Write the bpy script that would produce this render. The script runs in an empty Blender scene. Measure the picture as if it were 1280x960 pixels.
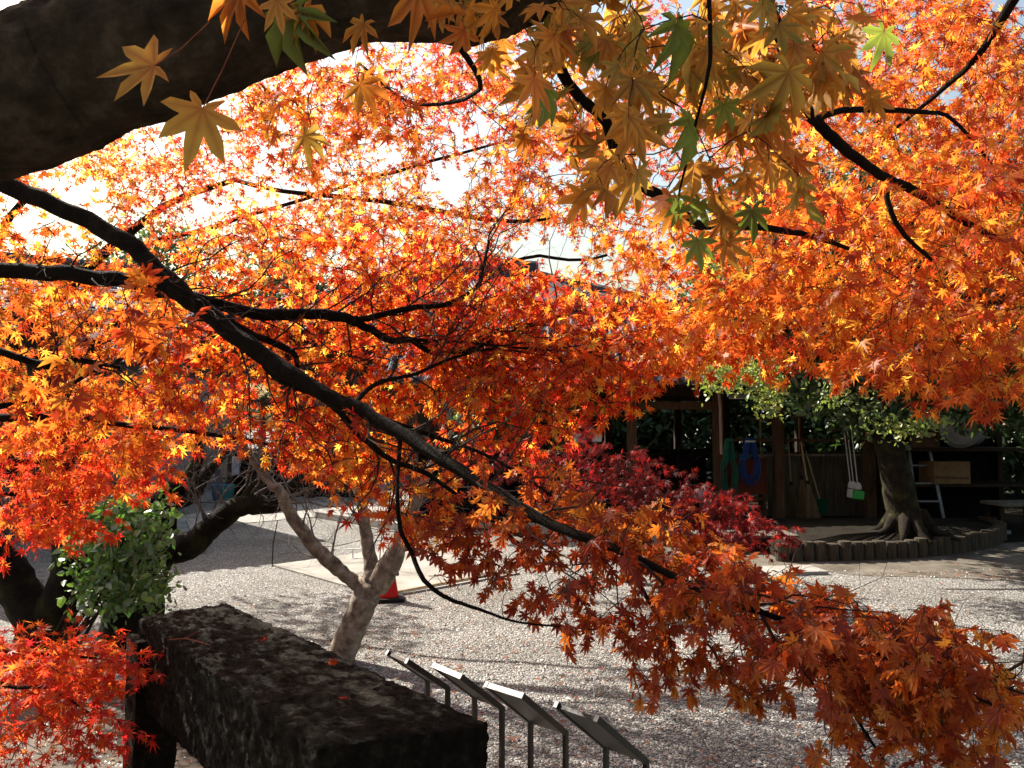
import bpy, bmesh, math, random
import numpy as np
from mathutils import Vector, Matrix, noise

# ------------------------------------------------------------------ camera, sky, sun, exposure
S = bpy.context.scene
COL = S.collection
F = 1005.0                      # focal length in pixels of the 1280 px wide photograph
PITCH = math.radians(2.85)
EYE = 1.70
cam_d = bpy.data.cameras.new('camera')
cam_d.sensor_width = 36.0
cam_d.lens = 36.0 * F / 1280.0
cam_d.clip_start = 0.05
cam_d.clip_end = 600
cam = bpy.data.objects.new('camera', cam_d)
COL.objects.link(cam)
cam.location = (0, 0, EYE)
cam.rotation_euler = (math.pi / 2 + PITCH, 0, 0)
S.camera = cam

SUN_EL = math.radians(38)
SUN_AZ = math.radians(-50)      # from +Y towards +X: the sun stands to the left in front
sun_dir = Vector((math.sin(SUN_AZ) * math.cos(SUN_EL), math.cos(SUN_AZ) * math.cos(SUN_EL), math.sin(SUN_EL)))
W = bpy.data.worlds.new('World')
S.world = W
W.use_nodes = True
wn = W.node_tree
sky = wn.nodes.new('ShaderNodeTexSky')
sky.sky_type = 'NISHITA'
sky.sun_disc = False
sky.sun_elevation = SUN_EL
sky.sun_rotation = SUN_AZ
sky.dust_density = 4.5
sky.air_density = 1.8
sky.ozone_density = 1.5
bg = wn.nodes['Background']
bg.inputs['Strength'].default_value = 0.068
wn.links.new(sky.outputs[0], bg.inputs[0])
sl = bpy.data.lights.new('sun', 'SUN')
sl.energy = 5.0
sl.angle = math.radians(0.5)
sl.color = (1.0, 0.93, 0.82)
so = bpy.data.objects.new('sun', sl)
COL.objects.link(so)
so.rotation_euler = (-sun_dir).to_track_quat('-Z', 'Y').to_euler()
so.location = (-12, 12, 16)

S.view_settings.view_transform = 'Standard'
S.view_settings.look = 'None'
S.view_settings.gamma = 1.0
S.view_settings.use_curve_mapping = False
S.view_settings.exposure = 1.6
S.render.engine = 'CYCLES'
S.cycles.max_bounces = 7
S.cycles.diffuse_bounces = 4
S.cycles.transmission_bounces = 5
S.cycles.glossy_bounces = 2
S.cycles.use_denoising = True
S.cycles.caustics_reflective = False
S.cycles.caustics_refractive = False

rng = np.random.default_rng(11)
random.seed(11)

# ------------------------------------------------------------------ helpers
cp, sp = math.cos(PITCH), math.sin(PITCH)
def at(px, py, d):
    """world point at depth d along the view axis for a spot of the 1280x960 photograph"""
    a = (px - 640) / F * d
    b = -(py - 480) / F * d
    return Vector((a, d * cp - b * sp, EYE + d * sp + b * cp))
def at_np(p):
    a = (p[:, 0] - 640) / F * p[:, 2]
    b = -(p[:, 1] - 480) / F * p[:, 2]
    return np.stack([a, p[:, 2] * cp - b * sp, EYE + p[:, 2] * sp + b * cp], 1)
def on_z(px, py, z=0.0):
    r = at(px, py, 1.0) - Vector((0, 0, EYE))
    t = (z - EYE) / r.z
    return Vector((0, 0, EYE)) + r * t

def link(o, parent=None):
    COL.objects.link(o)
    if parent: o.parent = parent
    return o
def tag(o, label=None, cat=None, group=None, kind=None):
    if label: o['label'] = label
    if cat: o['category'] = cat
    if group: o['group'] = group
    if kind: o['kind'] = kind
    return o
def thing(name, label, cat, loc=(0, 0, 0), rz=0.0, group=None):
    o = bpy.data.objects.new(name, None)
    o.empty_display_size = 0.1
    o.location = loc
    o.rotation_euler = (0, 0, rz)
    link(o)
    return tag(o, label, cat, group)

class MB:
    """collects shapes and links them as ONE mesh object"""
    def __init__(s): s.v = []; s.f = []
    def quadmesh(s, vs, fs):
        n = len(s.v); s.v += [tuple(x) for x in vs]; s.f += [tuple(i + n for i in f) for f in fs]; return s
    def box(s, c, size, rot=(0, 0, 0), bev=0.0):
        bm = bmesh.new()
        bmesh.ops.create_cube(bm, size=1.0)
        bmesh.ops.scale(bm, vec=size, verts=bm.verts)
        if bev > 0:
            bmesh.ops.bevel(bm, geom=list(bm.edges), offset=bev, segments=2, affect='EDGES', profile=0.7)
        from mathutils import Euler
        M = Matrix.Translation(c) @ Euler(rot).to_matrix().to_4x4()
        bmesh.ops.transform(bm, matrix=M, verts=bm.verts)
        bm.verts.index_update()
        s.quadmesh([v.co for v in bm.verts], [[v.index for v in f.verts] for f in bm.faces])
        bm.free(); return s
    def bar(s, a, b, w, h=None, up=Vector((0, 0, 1)), bev=0.0):
        a = Vector(a); b = Vector(b); h = h or w
        d = (b - a); L = d.length; d.normalize()
        if abs(d.dot(up)) > 0.98: up = Vector((0, 1, 0))
        x = d.cross(up).normalized(); y = x.cross(d)
        bm = bmesh.new(); bmesh.ops.create_cube(bm, size=1.0)
        bmesh.ops.scale(bm, vec=(w, L, h), verts=bm.verts)
        if bev: bmesh.ops.bevel(bm, geom=list(bm.edges), offset=bev, segments=1, affect='EDGES')
        M = Matrix((x, d, y)).transposed().to_4x4(); M.translation = (a + b) / 2
        bmesh.ops.transform(bm, matrix=M, verts=bm.verts)
        bm.verts.index_update()
        s.quadmesh([v.co for v in bm.verts], [[v.index for v in f.verts] for f in bm.faces])
        bm.free(); return s
    def tube(s, pts, rad, n=8, cap=True, wob=0.0):
        pts = [Vector(p) for p in pts]
        if not isinstance(rad, (list, tuple)): rad = [rad] * len(pts)
        base = len(s.v)
        t0 = (pts[1] - pts[0]).normalized()
        x = t0.orthogonal().normalized()
        for i, p in enumerate(pts):
            t = (pts[min(i + 1, len(pts) - 1)] - pts[max(i - 1, 0)])
            t = t.normalized() if t.length > 1e-9 else t0
            x = (x - t * x.dot(t))
            x = x.normalized() if x.length > 1e-6 else t.orthogonal().normalized()
            y = t.cross(x)
            for k in range(n):
                a = 2 * math.pi * k / n
                r = rad[i] * (1 + (random.uniform(-wob, wob) if wob else 0))
                s.v.append(tuple(p + (x * math.cos(a) + y * math.sin(a)) * r))
        for i in range(len(pts) - 1):
            for k in range(n):
                a = base + i * n + k; b = base + i * n + (k + 1) % n
                s.f.append((a, b, b + n, a + n))
        if cap:
            s.f.append(tuple(base + k for k in range(n))[::-1])
            e = base + (len(pts) - 1) * n
            s.f.append(tuple(e + k for k in range(n)))
        return s
    def lathe(s, prof, c=(0, 0, 0), n=16, M=None):
        base = len(s.v); c = Vector(c)
        for r, z in prof:
            for k in range(n):
                a = 2 * math.pi * k / n
                p = Vector((r * math.cos(a), r * math.sin(a), z))
                if M: p = M @ p
                s.v.append(tuple(p + c))
        for i in range(len(prof) - 1):
            for k in range(n):
                a = base + i * n + k; b = base + i * n + (k + 1) % n
                s.f.append((a, b, b + n, a + n))
        s.f.append(tuple(base + k for k in range(n))[::-1])
        e = base + (len(prof) - 1) * n
        s.f.append(tuple(e + k for k in range(n)))
        return s
    def build(s, name, mat, parent=None, smooth=False):
        me = bpy.data.meshes.new(name)
        me.from_pydata(s.v, [], s.f)
        me.update()
        if smooth: me.shade_smooth()
        o = bpy.data.objects.new(name, me)
        if mat: me.materials.append(mat)
        return link(o, parent)

def quads_object(name, verts, quads, mat, parent=None, smooth=False, rib=None):
    """big all-quad meshes straight from numpy"""
    me = bpy.data.meshes.new(name)
    verts = np.ascontiguousarray(verts, dtype=np.float32)
    quads = np.ascontiguousarray(quads, dtype=np.int32)
    nf = len(quads)
    me.vertices.add(len(verts)); me.vertices.foreach_set('co', verts.ravel())
    me.loops.add(nf * 4); me.loops.foreach_set('vertex_index', quads.ravel())
    me.polygons.add(nf)
    me.polygons.foreach_set('loop_start', np.arange(0, nf * 4, 4, dtype=np.int32))
    me.polygons.foreach_set('loop_total', np.full(nf, 4, dtype=np.int32))
    me.update(calc_edges=True)
    if smooth: me.shade_smooth()
    if rib is not None:
        at_ = me.attributes.new('rib', 'FLOAT', 'POINT'); at_.data.foreach_set('value', np.ascontiguousarray(rib, np.float32))
    me.materials.append(mat)
    o = bpy.data.objects.new(name, me)
    return link(o, parent)

# ------------------------------------------------------------------ materials
def new_mat(name):
    m = bpy.data.materials.new(name); m.use_nodes = True
    nt = m.node_tree; nt.nodes.clear()
    out = nt.nodes.new('ShaderNodeOutputMaterial')
    return m, nt, out
def N(nt, t, **kw):
    n = nt.nodes.new(t)
    for k, v in kw.items():
        if k.startswith('_'): setattr(n, k[1:], v)
        else: n.inputs[k].default_value = v
    return n
def ramp(nt, stops, interp='LINEAR'):
    r = nt.nodes.new('ShaderNodeValToRGB'); r.color_ramp.interpolation = interp
    e = r.color_ramp.elements
    while len(e) > 1: e.remove(e[0])
    e[0].position = stops[0][0]; e[0].color = (*stops[0][1], 1)
    for p, c in stops[1:]:
        x = e.new(p); x.color = (*c, 1)
    return r
def surf(name, c1, c2, scale=8, rough=0.8, bump=0.3, bscale=None, stretch=(1, 1, 1), detail=8, metal=0.0, c3=None, dist=0.02, spec=0.12):
    m, nt, out = new_mat(name)
    L = nt.links.new
    tc = N(nt, 'ShaderNodeTexCoord'); mp = N(nt, 'ShaderNodeMapping'); mp.inputs['Scale'].default_value = stretch
    L(tc.outputs['Object'], mp.inputs[0])
    no = N(nt, 'ShaderNodeTexNoise', Scale=scale, Detail=detail, Roughness=0.65); L(mp.outputs[0], no.inputs['Vector'])
    dk = lambda c: None if c is None else tuple(x * (.52 + .22 * min(1.0, max(c) / .25)) for x in c)
    c1, c2, c3 = dk(c1), dk(c2), dk(c3)
    stops = [(0.32, c1), (0.68, c2)]
    if c3: stops = [(0.3, c1), (0.52, c2), (0.72, c3)]
    r = ramp(nt, stops); L(no.outputs[0], r.inputs[0])
    b = N(nt, 'ShaderNodeBsdfPrincipled', Roughness=rough, Metallic=metal)
    b.inputs['Specular IOR Level'].default_value = spec
    L(r.outputs[0], b.inputs['Base Color'])
    if bump:
        n2 = N(nt, 'ShaderNodeTexNoise', Scale=bscale or scale * 3, Detail=8, Roughness=0.7); L(mp.outputs[0], n2.inputs['Vector'])
        bp = N(nt, 'ShaderNodeBump', Strength=bump, Distance=dist); L(n2.outputs[0], bp.inputs['Height']); L(bp.outputs[0], b.inputs['Normal'])
    L(b.outputs[0], out.inputs[0])
    return m

def leaf_mat(name, cols_a, cols_b, trans=0.72, patch=1.3, rough=0.5, boost=1.3, gl=0.02, dim=.86):
    """thin leaf: reflects and lets light through; each leaf its own hue, patches of two palettes through the crown"""
    m, nt, out = new_mat(name)
    L = nt.links.new
    g = N(nt, 'ShaderNodeNewGeometry')
    na = len(cols_a); nb = len(cols_b)
    ra = ramp(nt, [(i / max(1, na - 1), c) for i, c in enumerate(cols_a)]); L(g.outputs['Random Per Island'], ra.inputs[0])
    rb = ramp(nt, [(i / max(1, nb - 1), c) for i, c in enumerate(cols_b)]); L(g.outputs['Random Per Island'], rb.inputs[0])
    tc = N(nt, 'ShaderNodeTexCoord')
    no = N(nt, 'ShaderNodeTexNoise', Scale=patch, Detail=3.0); L(tc.outputs['Object'], no.inputs['Vector'])
    mr = N(nt, 'ShaderNodeMapRange'); mr.inputs['From Min'].default_value = 0.4; mr.inputs['From Max'].default_value = 0.6
    L(no.outputs[0], mr.inputs[0])
    mx = N(nt, 'ShaderNodeMix', _data_type='RGBA'); L(mr.outputs[0], mx.inputs[0]); L(ra.outputs[0], mx.inputs[6]); L(rb.outputs[0], mx.inputs[7])
    # small blotches on the blade
    n2 = N(nt, 'ShaderNodeTexNoise', Scale=45.0, Detail=2.0); L(tc.outputs['Object'], n2.inputs['Vector'])
    mr2 = N(nt, 'ShaderNodeMapRange'); mr2.inputs['To Min'].default_value = 0.75 * dim; mr2.inputs['To Max'].default_value = 1.25 * dim
    L(n2.outputs[0], mr2.inputs[0])
    mul = N(nt, 'ShaderNodeMix', _data_type='RGBA', _blend_type='MULTIPLY'); mul.inputs[0].default_value = 1.0
    L(mx.outputs[2], mul.inputs[6]); L(mr2.outputs[0], mul.inputs[7])
    br = N(nt, 'ShaderNodeMix', _data_type='RGBA', _blend_type='MULTIPLY'); br.inputs[0].default_value = 1.0
    br.inputs[7].default_value = (boost, boost, boost, 1); L(mul.outputs[2], br.inputs[6])
    # midribs: a little darker and redder than the blade
    at_ = N(nt, 'ShaderNodeAttribute', _attribute_name='rib')
    pw = N(nt, 'ShaderNodeMath', _operation='POWER'); pw.inputs[1].default_value = 2.2; L(at_.outputs['Fac'], pw.inputs[0])
    pm_ = N(nt, 'ShaderNodeMath', _operation='MULTIPLY'); pm_.inputs[1].default_value = .75; L(pw.outputs[0], pm_.inputs[0])
    rib = N(nt, 'ShaderNodeMix', _data_type='RGBA', _blend_type='MULTIPLY'); rib.inputs[7].default_value = (.62, .36, .4, 1)
    L(pm_.outputs[0], rib.inputs[0]); L(mul.outputs[2], rib.inputs[6]); mul = rib; L(mul.outputs[2], br.inputs[6])
    d = N(nt, 'ShaderNodeBsdfDiffuse'); L(mul.outputs[2], d.inputs[0])
    t = N(nt, 'ShaderNodeBsdfTranslucent'); L(br.outputs[2], t.inputs[0])
    ms = N(nt, 'ShaderNodeMixShader'); ms.inputs[0].default_value = trans; L(d.outputs[0], ms.inputs[1]); L(t.outputs[0], ms.inputs[2])
    gs = N(nt, 'ShaderNodeBsdfGlossy', Roughness=rough); gs.inputs[0].default_value = (0.9, 0.9, 0.9, 1)
    m2 = N(nt, 'ShaderNodeMixShader'); m2.inputs[0].default_value = gl; L(ms.outputs[0], m2.inputs[1]); L(gs.outputs[0], m2.inputs[2])
    L(m2.outputs[0], out.inputs[0])
    return m

M = {}
M['orange'] = leaf_mat('orange_leaf', [(.4, .03, .012), (.64, .07, .012), (.76, .16, .014), (.84, .34, .03), (.9, .6, .08)],
                       [(.3, .016, .012), (.58, .036, .014), (.72, .085, .015), (.8, .22, .02), (.86, .5, .05)])  # autumn hues, spread widened to imitate sunlit and shaded leaves
M['spray'] = leaf_mat('spray_leaf', [(.3, .042, .012), (.5, .1, .014), (.62, .18, .02), (.74, .34, .04)],
                      [(.24, .026, .012), (.44, .058, .014), (.56, .11, .018), (.64, .2, .025)], trans=.64)
M['yellow'] = leaf_mat('yellow_leaf', [(.52, .22, .03), (.62, .32, .045), (.68, .42, .07), (.24, .26, .035), (.7, .46, .1)],
                       [(.6, .24, .03), (.64, .32, .045), (.6, .17, .02), (.7, .42, .08)], trans=.55, patch=3.0)
M['green_maple'] = leaf_mat('green_maple_leaf', [(.12, .22, .03), (.2, .3, .04), (.36, .36, .05)], [(.1, .18, .03), (.2, .25, .04)], trans=.5)
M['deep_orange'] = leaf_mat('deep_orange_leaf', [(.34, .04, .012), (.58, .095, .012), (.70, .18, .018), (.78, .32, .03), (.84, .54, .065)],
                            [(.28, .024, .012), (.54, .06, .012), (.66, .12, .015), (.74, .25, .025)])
M['scarlet'] = leaf_mat('scarlet_leaf', [(.6, .035, .015), (.66, .07, .018), (.7, .12, .02), (.72, .24, .03)],
                        [(.5, .015, .02), (.58, .03, .025), (.62, .05, .02), (.66, .12, .02)])
M['crimson'] = leaf_mat('crimson_leaf', [(.16, .008, .012), (.24, .012, .014), (.4, .02, .015), (.55, .04, .02)],
                        [(.07, .012, .014), (.10, .014, .014), (.16, .014, .012), (.34, .014, .012)], trans=.5, gl=.012, patch=1.0, dim=.55)
M['bright'] = leaf_mat('bright_leaf', [(.42, .035, .02), (.7, .12, .02), (.82, .3, .03), (.88, .56, .09), (.9, .74, .18)],
                       [(.34, .016, .02), (.62, .045, .025), (.74, .12, .03), (.84, .34, .05)], boost=1.4, patch=.9, dim=.92)
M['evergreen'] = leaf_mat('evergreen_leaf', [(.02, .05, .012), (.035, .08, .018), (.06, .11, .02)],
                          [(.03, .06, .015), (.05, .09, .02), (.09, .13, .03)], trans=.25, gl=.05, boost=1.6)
M['lime'] = leaf_mat('lime_sunlit_leaf', [(.14, .2, .025), (.24, .3, .04), (.42, .42, .07)], [(.1, .17, .025), (.2, .27, .04)], trans=.5, gl=.06)
M['litter'] = leaf_mat('litter_leaf', [(.28, .06, .03), (.35, .12, .05), (.3, .17, .08), (.2, .1, .06)],
                       [(.25, .04, .03), (.3, .1, .05), (.36, .2, .1)], trans=.25)
M['bark'] = surf('dark_bark', (.007, .0045, .003), (.022, .014, .009), 16, .95, 1.0, 45, (1, 1, .45), c3=(.045, .031, .02), dist=.03)
M['limb_bark'] = surf('limb_bark', (.03, .021, .013), (.10, .072, .047), 14, .92, 1.0, 45, c3=(.2, .15, .1), dist=.03)
M['moss_bark'] = surf('mossy_bark', (.012, .010, .008), (.035, .027, .018), 6, .95, .7, 25, c3=(.075, .085, .02), dist=.03)
M['pale_bark'] = surf('pale_bark', (.13, .095, .07), (.36, .29, .22), 16, .85, .8, 45, c3=(.62, .56, .48), dist=.02)
M['twig'] = surf('twig_bark', (.03, .018, .014), (.09, .055, .04), 20, .9, 0)
M['pale_twig'] = surf('pale_twig_bark', (.12, .09, .08), (.3, .25, .22), 30, .9, 0)

# ------------------------------------------------------------------ leaf shapes
def maple_template(lobes='hi'):
    if lobes == 'hi':
        ang = [-128, -80, -39, 0, 39, 80, 128]; ln = [.42, .74, .93, 1.0, .93, .74, .42]
    elif lobes == 'mid':
        ang = [-128, -80, -39, 0, 39, 80, 128]; ln = [.42, .74, .93, 1.0, .93, .74, .42]
    else:
        ang = [-105, -52, 0, 52, 105]; ln = [.62, .9, 1.0, .9, .62]
    def P(a, r): return (r * math.sin(math.radians(a)), r * math.cos(math.radians(a)))
    n = len(ang)
    notch = [ang[0] - 28] + [(ang[i] + ang[i + 1]) / 2 for i in range(n - 1)] + [ang[-1] + 28]
    nr = [.10] + [(.42 if lobes == 'hi' else .34) * min(ln[i], ln[i + 1]) + .02 for i in range(n - 1)] + [.10]
    v = [(0, 0, 0)]; q = []
    ni = []
    for a, r in zip(notch, nr):
        ni.append(len(v)); v.append((*P(a, r), .02))
    for i in range(n):
        t = len(v); v.append((*P(ang[i], ln[i]), -.16 * ln[i] ** 2))
        if lobes == 'hi':
            wL = len(v); v.append((*P(ang[i] - 11.5, ln[i] * .66), .015))
            wR = len(v); v.append((*P(ang[i] + 11.5, ln[i] * .66), .015))
            q.append((0, ni[i], wL, t)); q.append((0, t, wR, ni[i + 1]))
        else:
            q.append((0, ni[i], t, ni[i + 1]))
    return np.array(v, np.float32), np.array(q, np.int32)
RIB = {'hi': np.array([1.0] + [0.0] * 8 + [.7, 0, 0] * 7)}
TPL = {k: maple_template(k) for k in ('hi', 'mid', 'lo')}
# plain pointed oval leaf
TPL['oval'] = (np.array([(0, 0, 0), (-.28, .35, .06), (-.2, .75, .03), (0, 1, -.1), (.2, .75, .03), (.28, .35, .06)], np.float32),
               np.array([(0, 1, 2, 3), (0, 3, 4, 5)], np.int32))

def unit(a): return a / np.maximum(np.linalg.norm(a, axis=-1, keepdims=True), 1e-9)
def leaves_np(P, Y, Nn, s, tpl, droop=1.0):
    """P base points, Y tip directions, Nn rough normals, s sizes"""
    tv, tq = TPL[tpl]
    n = len(P)
    Y = unit(Y); X = unit(np.cross(Y, Nn)); Z = np.cross(X, Y)
    dz = (rng.uniform(-.3, 2.2, n) * droop)[:, None, None]
    wx = rng.uniform(.78, 1.08, n)[:, None, None]
    jit = 1 + rng.normal(0, .07, (n, len(tv), 1)); jit[:, 0] = 1
    v = (P[:, None, :] + s[:, None, None] * jit * (tv[None, :, 0:1] * wx * X[:, None, :] + tv[None, :, 1:2] * Y[:, None, :] + tv[None, :, 2:3] * dz * Z[:, None, :]))
    q = tq[None] + (np.arange(n) * len(tv))[:, None, None]
    return v.reshape(-1, 3), q.reshape(-1, 4)

def smooth_path(P, n=6):
    P = [np.array(p, float) for p in P]
    out = []
    for i in range(len(P) - 1):
        p0 = P[max(i - 1, 0)]; p1 = P[i]; p2 = P[i + 1]; p3 = P[min(i + 2, len(P) - 1)]
        for k in range(n):
            t = k / n
            out.append(.5 * ((2 * p1) + (-p0 + p2) * t + (2 * p0 - 5 * p1 + 4 * p2 - p3) * t * t + (-p0 + 3 * p1 - 3 * p2 + p3) * t ** 3))
    out.append(P[-1])
    return np.array(out)

def px_limb(pts):
    """[(px, py, depth, width in px)] -> smooth world points and radii"""
    a = smooth_path(pts, 6)
    w = at_np(a)
    r = np.maximum(a[:, 3], 1.2) * .5 * a[:, 2] / F
    return w, r
def w_limb(pts, wig=0.0):
    a = smooth_path(pts, 6)
    if wig:
        L_ = np.sum(np.linalg.norm(np.diff(a[:, :3], axis=0), axis=1)); k_ = rng.normal(0, 1, (len(a) + 4, 3))
        k_ = np.stack([np.convolve(k_[:, c], [.15, .22, .26, .22, .15], 'valid') for c in range(3)], 1); k_[0] = 0
        a[:, :3] += k_ * L_ * wig
    return a[:, :3], a[:, 3]
def add_limb(name, wr, mat, parent, n=10, knob=.06, rough=0.0, sub=1):
    w, r = wr
    if sub > 1:
        t = np.arange(len(r)); tt = np.linspace(0, len(r) - 1, (len(r) - 1) * sub + 1)
        w = np.stack([np.interp(tt, t, w[:, k]) for k in range(3)], 1); r = np.interp(tt, t, r)
    m = MB(); w = w + rng.normal(0, 1, w.shape) * (np.minimum(r[:, None] * .10, .004) if sub == 1 else 0)
    kn = np.convolve(rng.normal(0, knob, len(r) + 4), [.15, .22, .26, .22, .15], 'valid')
    r = r * (1 + (kn * 1.6 if sub == 1 else 0))
    m.tube([Vector(p) for p in w], [float(x) for x in r], n)
    if rough:
        # furrows that run along the wood
        nr = len(r); out = []
        for i in range(nr):
            c = Vector(w[i])
            for k in range(n):
                v = Vector(m.v[i * n + k]); d = (v - c)
                a = 2 * math.pi * k / n; s_ = i * .02
                f = noise.fractal(Vector((math.cos(a) * 5, math.sin(a) * 5, s_ * 2.2)), .7, 2.1, 5) * 1.0 + noise.fractal(Vector((math.cos(a) * 2, math.sin(a) * 2, s_ * 1.2 + 9)), 1.0, 2.0, 3) * .8 - abs(noise.noise(Vector((math.cos(a) * 11, math.sin(a) * 11, s_ * 3)))) * 1.2
                out.append(tuple(v + d.normalized() * f * rough))
        m.v = out
    o = m.build(name, mat, parent, smooth=True)
    return o

HOLES = [(685, 312, 58, 34), (560, 228, 32, 32), (258, 262, 26, 26), (112, 238, 34, 20), (425, 62, 40, 20), (350, 240, 30, 24), (700, 215, 24, 20), (480, 190, 24, 20), (1190, 120, 22, 16), (890, 320, 20, 14)]
def sample_pads(pads, holes=()):
    out = []
    for (px, py, rx, ry, ang, d0, d1, n) in pads:
        r = np.sqrt(rng.uniform(0, 1, n)); th = rng.uniform(0, 2 * np.pi, n)
        x = r * np.cos(th) * rx; y = r * np.sin(th) * ry
        a = math.radians(ang)
        X = px + x * math.cos(a) - y * math.sin(a); Y = py + x * math.sin(a) + y * math.cos(a)
        ok = np.ones(n, bool)
        for hx, hy, ha, hb in holes: ok &= ((X - hx) / ha) ** 2 + ((Y - hy) / hb) ** 2 > rng.uniform(.6, 1.1, n)
        out.append(at_np(np.stack([X, Y, rng.uniform(d0, d1, n)], 1))[ok])
    return np.concatenate(out)

def grow(parent, limbs, roots, leaf_s, mat, tpl='mid', twig_mat=None, nodes=5, flat=.6, jit=.85, droop_dir=.5,
         petiole=.45, foliage_name='foliage', twig_name='twig_network', per_node=2, hang=0.15, tw=1.0, petioles=False, keep=.92, reach=9.0, droop=1.0):
    """joins every spray root to the nearest wood, then sets paired leaves along each spray"""
    nod = np.concatenate([l[0][::1] for l in limbs])
    cap = len(nod) + len(roots) * 5 + 10
    NP = np.zeros((cap, 3)); NP[:len(nod)] = nod; cnt = len(nod)
    dmin = np.array([np.min(np.sum((nod - p) ** 2, 1)) for p in roots])
    order = np.argsort(dmin)
    tb = MB()
    LP, LY, LN = [], [], []
    pet = []
    for i in order:
        p = roots[i]
        dd = np.sum((NP[:cnt] - p) ** 2, 1)
        j = int(np.argmin(dd)); a = NP[j].copy(); dist = math.sqrt(dd[j])
        if dist > reach: continue
        dirv = p - a
        dirh = dirv / max(dist, 1e-6)
        rnd = rng.normal(0, 1, 3)
        D = unit(dirh * .9 + rnd * .45 + np.array([0, 0, -hang]))
        m1 = a + dirv * .35 + rng.normal(0, .07, 3) * dist + np.array([0, 0, .08 * dist])
        m2 = a + dirv * .7 + rng.normal(0, .06, 3) * dist + np.array([0, 0, .06 * dist])
        step = leaf_s * .8
        L = nodes * step
        path = [a, m1, m2, p]
        cur = p.copy(); d = D.copy()
        spine = [p]
        for k in range(nodes):
            d = unit(d + rng.normal(0, .16, 3) + np.array([0, 0, -hang * .5]))
            cur = cur + d * step; spine.append(cur.copy())
        NP[cnt] = m1; NP[cnt + 1] = m2; NP[cnt + 2] = p; NP[cnt + 3] = spine[len(spine) // 2]; cnt += 4
        r0 = min(.0045, .0012 + .0035 * dist) * tw
        full = path + spine[1:]
        rad = list(np.linspace(r0, .0008 * tw, len(full)))
        tb.tube([Vector(q) for q in full], [float(x) for x in rad], 3, cap=False)
        up = unit(np.array([0, 0, 1.0]) + rng.normal(0, .3, 3))
        side = unit(np.cross(D, up))
        for k, q in enumerate(spine):
            for sgn in ((-1, 1) if per_node == 2 else (random.choice((-1, 1)),)):
                if rng.uniform() > keep: continue
                yd = unit(side * sgn * .8 + D * rng.uniform(.2, .9) + np.array([0, 0, -droop_dir * rng.uniform(.1, 1.6)]) + rng.normal(0, .25, 3))
                lp = q + yd * leaf_s * petiole
                LP.append(lp); LY.append(yd)
                LN.append(unit(up * flat + rng.normal(0, jit, 3)))
                if petioles: pet.append((q, lp))
        yd = unit(D + np.array([0, 0, -droop_dir]) + rng.normal(0, .2, 3))
        LP.append(spine[-1] + yd * leaf_s * .3); LY.append(yd); LN.append(unit(up * flat + rng.normal(0, jit, 3)))
    for q, lp in pet:
        tb.tube([Vector(q), Vector((q + lp) / 2 + np.array([0, 0, .006])), Vector(lp)], .0007, 3, cap=False)
    tb.build(twig_name, twig_mat or M['twig'], parent)
    LP = np.array(LP); LY = np.array(LY); LN = np.array(LN)
    s = leaf_s * np.clip(rng.normal(1, .2, len(LP)), .55, 1.5)
    v, q = leaves_np(LP, LY, LN, s, tpl, droop)
    o = quads_object(foliage_name, v, q, mat, parent, rib=np.tile(RIB[tpl], len(LP)) if tpl == 'hi' else None)
    return o
def bare_twigs(tb, starts, length, gen, r0, spread=.7):
    for (p, d) in starts:
        L = length * random.uniform(.6, 1.2); pts = [Vector(p)]; dd = Vector(d).normalized(); rad = [r0]
        for k in range(5):
            dd = (dd + Vector((random.gauss(0, .25), random.gauss(0, .25), random.gauss(.02, .25)))).normalized()
            pts.append(pts[-1] + dd * L / 5); rad.append(r0 * (1 - .14 * (k + 1)))
        tb.tube(pts, rad, 5 if gen > 1 else 4, cap=False)
        if gen > 0:
            for _ in range(4):
                k = random.randint(1, 5)
                d2 = ((pts[k] - pts[k - 1]).normalized() + Vector((random.gauss(0, spread), random.gauss(0, spread), random.gauss(0, spread)))).normalized()
                bare_twigs(tb, [(pts[k], d2)], length * .6, gen - 1, rad[k] * .6, spread)

# ------------------------------------------------------------------ ground and paving
def gravel_mat():
    m, nt, out = new_mat('gravel')
    L = nt.links.new
    tc = N(nt, 'ShaderNodeTexCoord')
    vo = N(nt, 'ShaderNodeTexVoronoi', Scale=72.0); L(tc.outputs['Object'], vo.inputs['Vector'])
    r = ramp(nt, [(0, (.075, .073, .07)), (.4, (.165, .16, .15)), (.75, (.27, .262, .25)), (1, (.46, .45, .435))])
    sep = N(nt, 'ShaderNodeSeparateColor'); L(vo.outputs['Color'], sep.inputs[0]); L(sep.outputs[0], r.inputs[0])
    no = N(nt, 'ShaderNodeTexNoise', Scale=.7, Detail=6.0); L(tc.outputs['Object'], no.inputs['Vector'])
    r2 = ramp(nt, [(.35, (.72, .69, .64)), (.65, (1.05, 1.03, 1.0))]); L(no.outputs[0], r2.inputs[0])
    mx = N(nt, 'ShaderNodeMix', _data_type='RGBA', _blend_type='MULTIPLY'); mx.inputs[0].default_value = 1
    L(r.outputs[0], mx.inputs[6]); L(r2.outputs[0], mx.inputs[7])
    b = N(nt, 'ShaderNodeBsdfPrincipled', Roughness=.9); b.inputs['Specular IOR Level'].default_value = .25
    L(mx.outputs[2], b.inputs['Base Color'])
    bp = N(nt, 'ShaderNodeBump', Strength=.9, Distance=.02); bp.invert = True
    L(vo.outputs['Distance'], bp.inputs['Height']); L(bp.outputs[0], b.inputs['Normal'])
    L(b.outputs[0], out.inputs[0]); return m
def sheet(name, pts, z, mat, kind='structure'):
    m = MB(); m.quadmesh([(p[0], p[1], z) for p in pts], [tuple(range(len(pts)))])
    return tag(m.build(name, mat), kind=kind)
M['gravel'] = gravel_mat()
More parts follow.
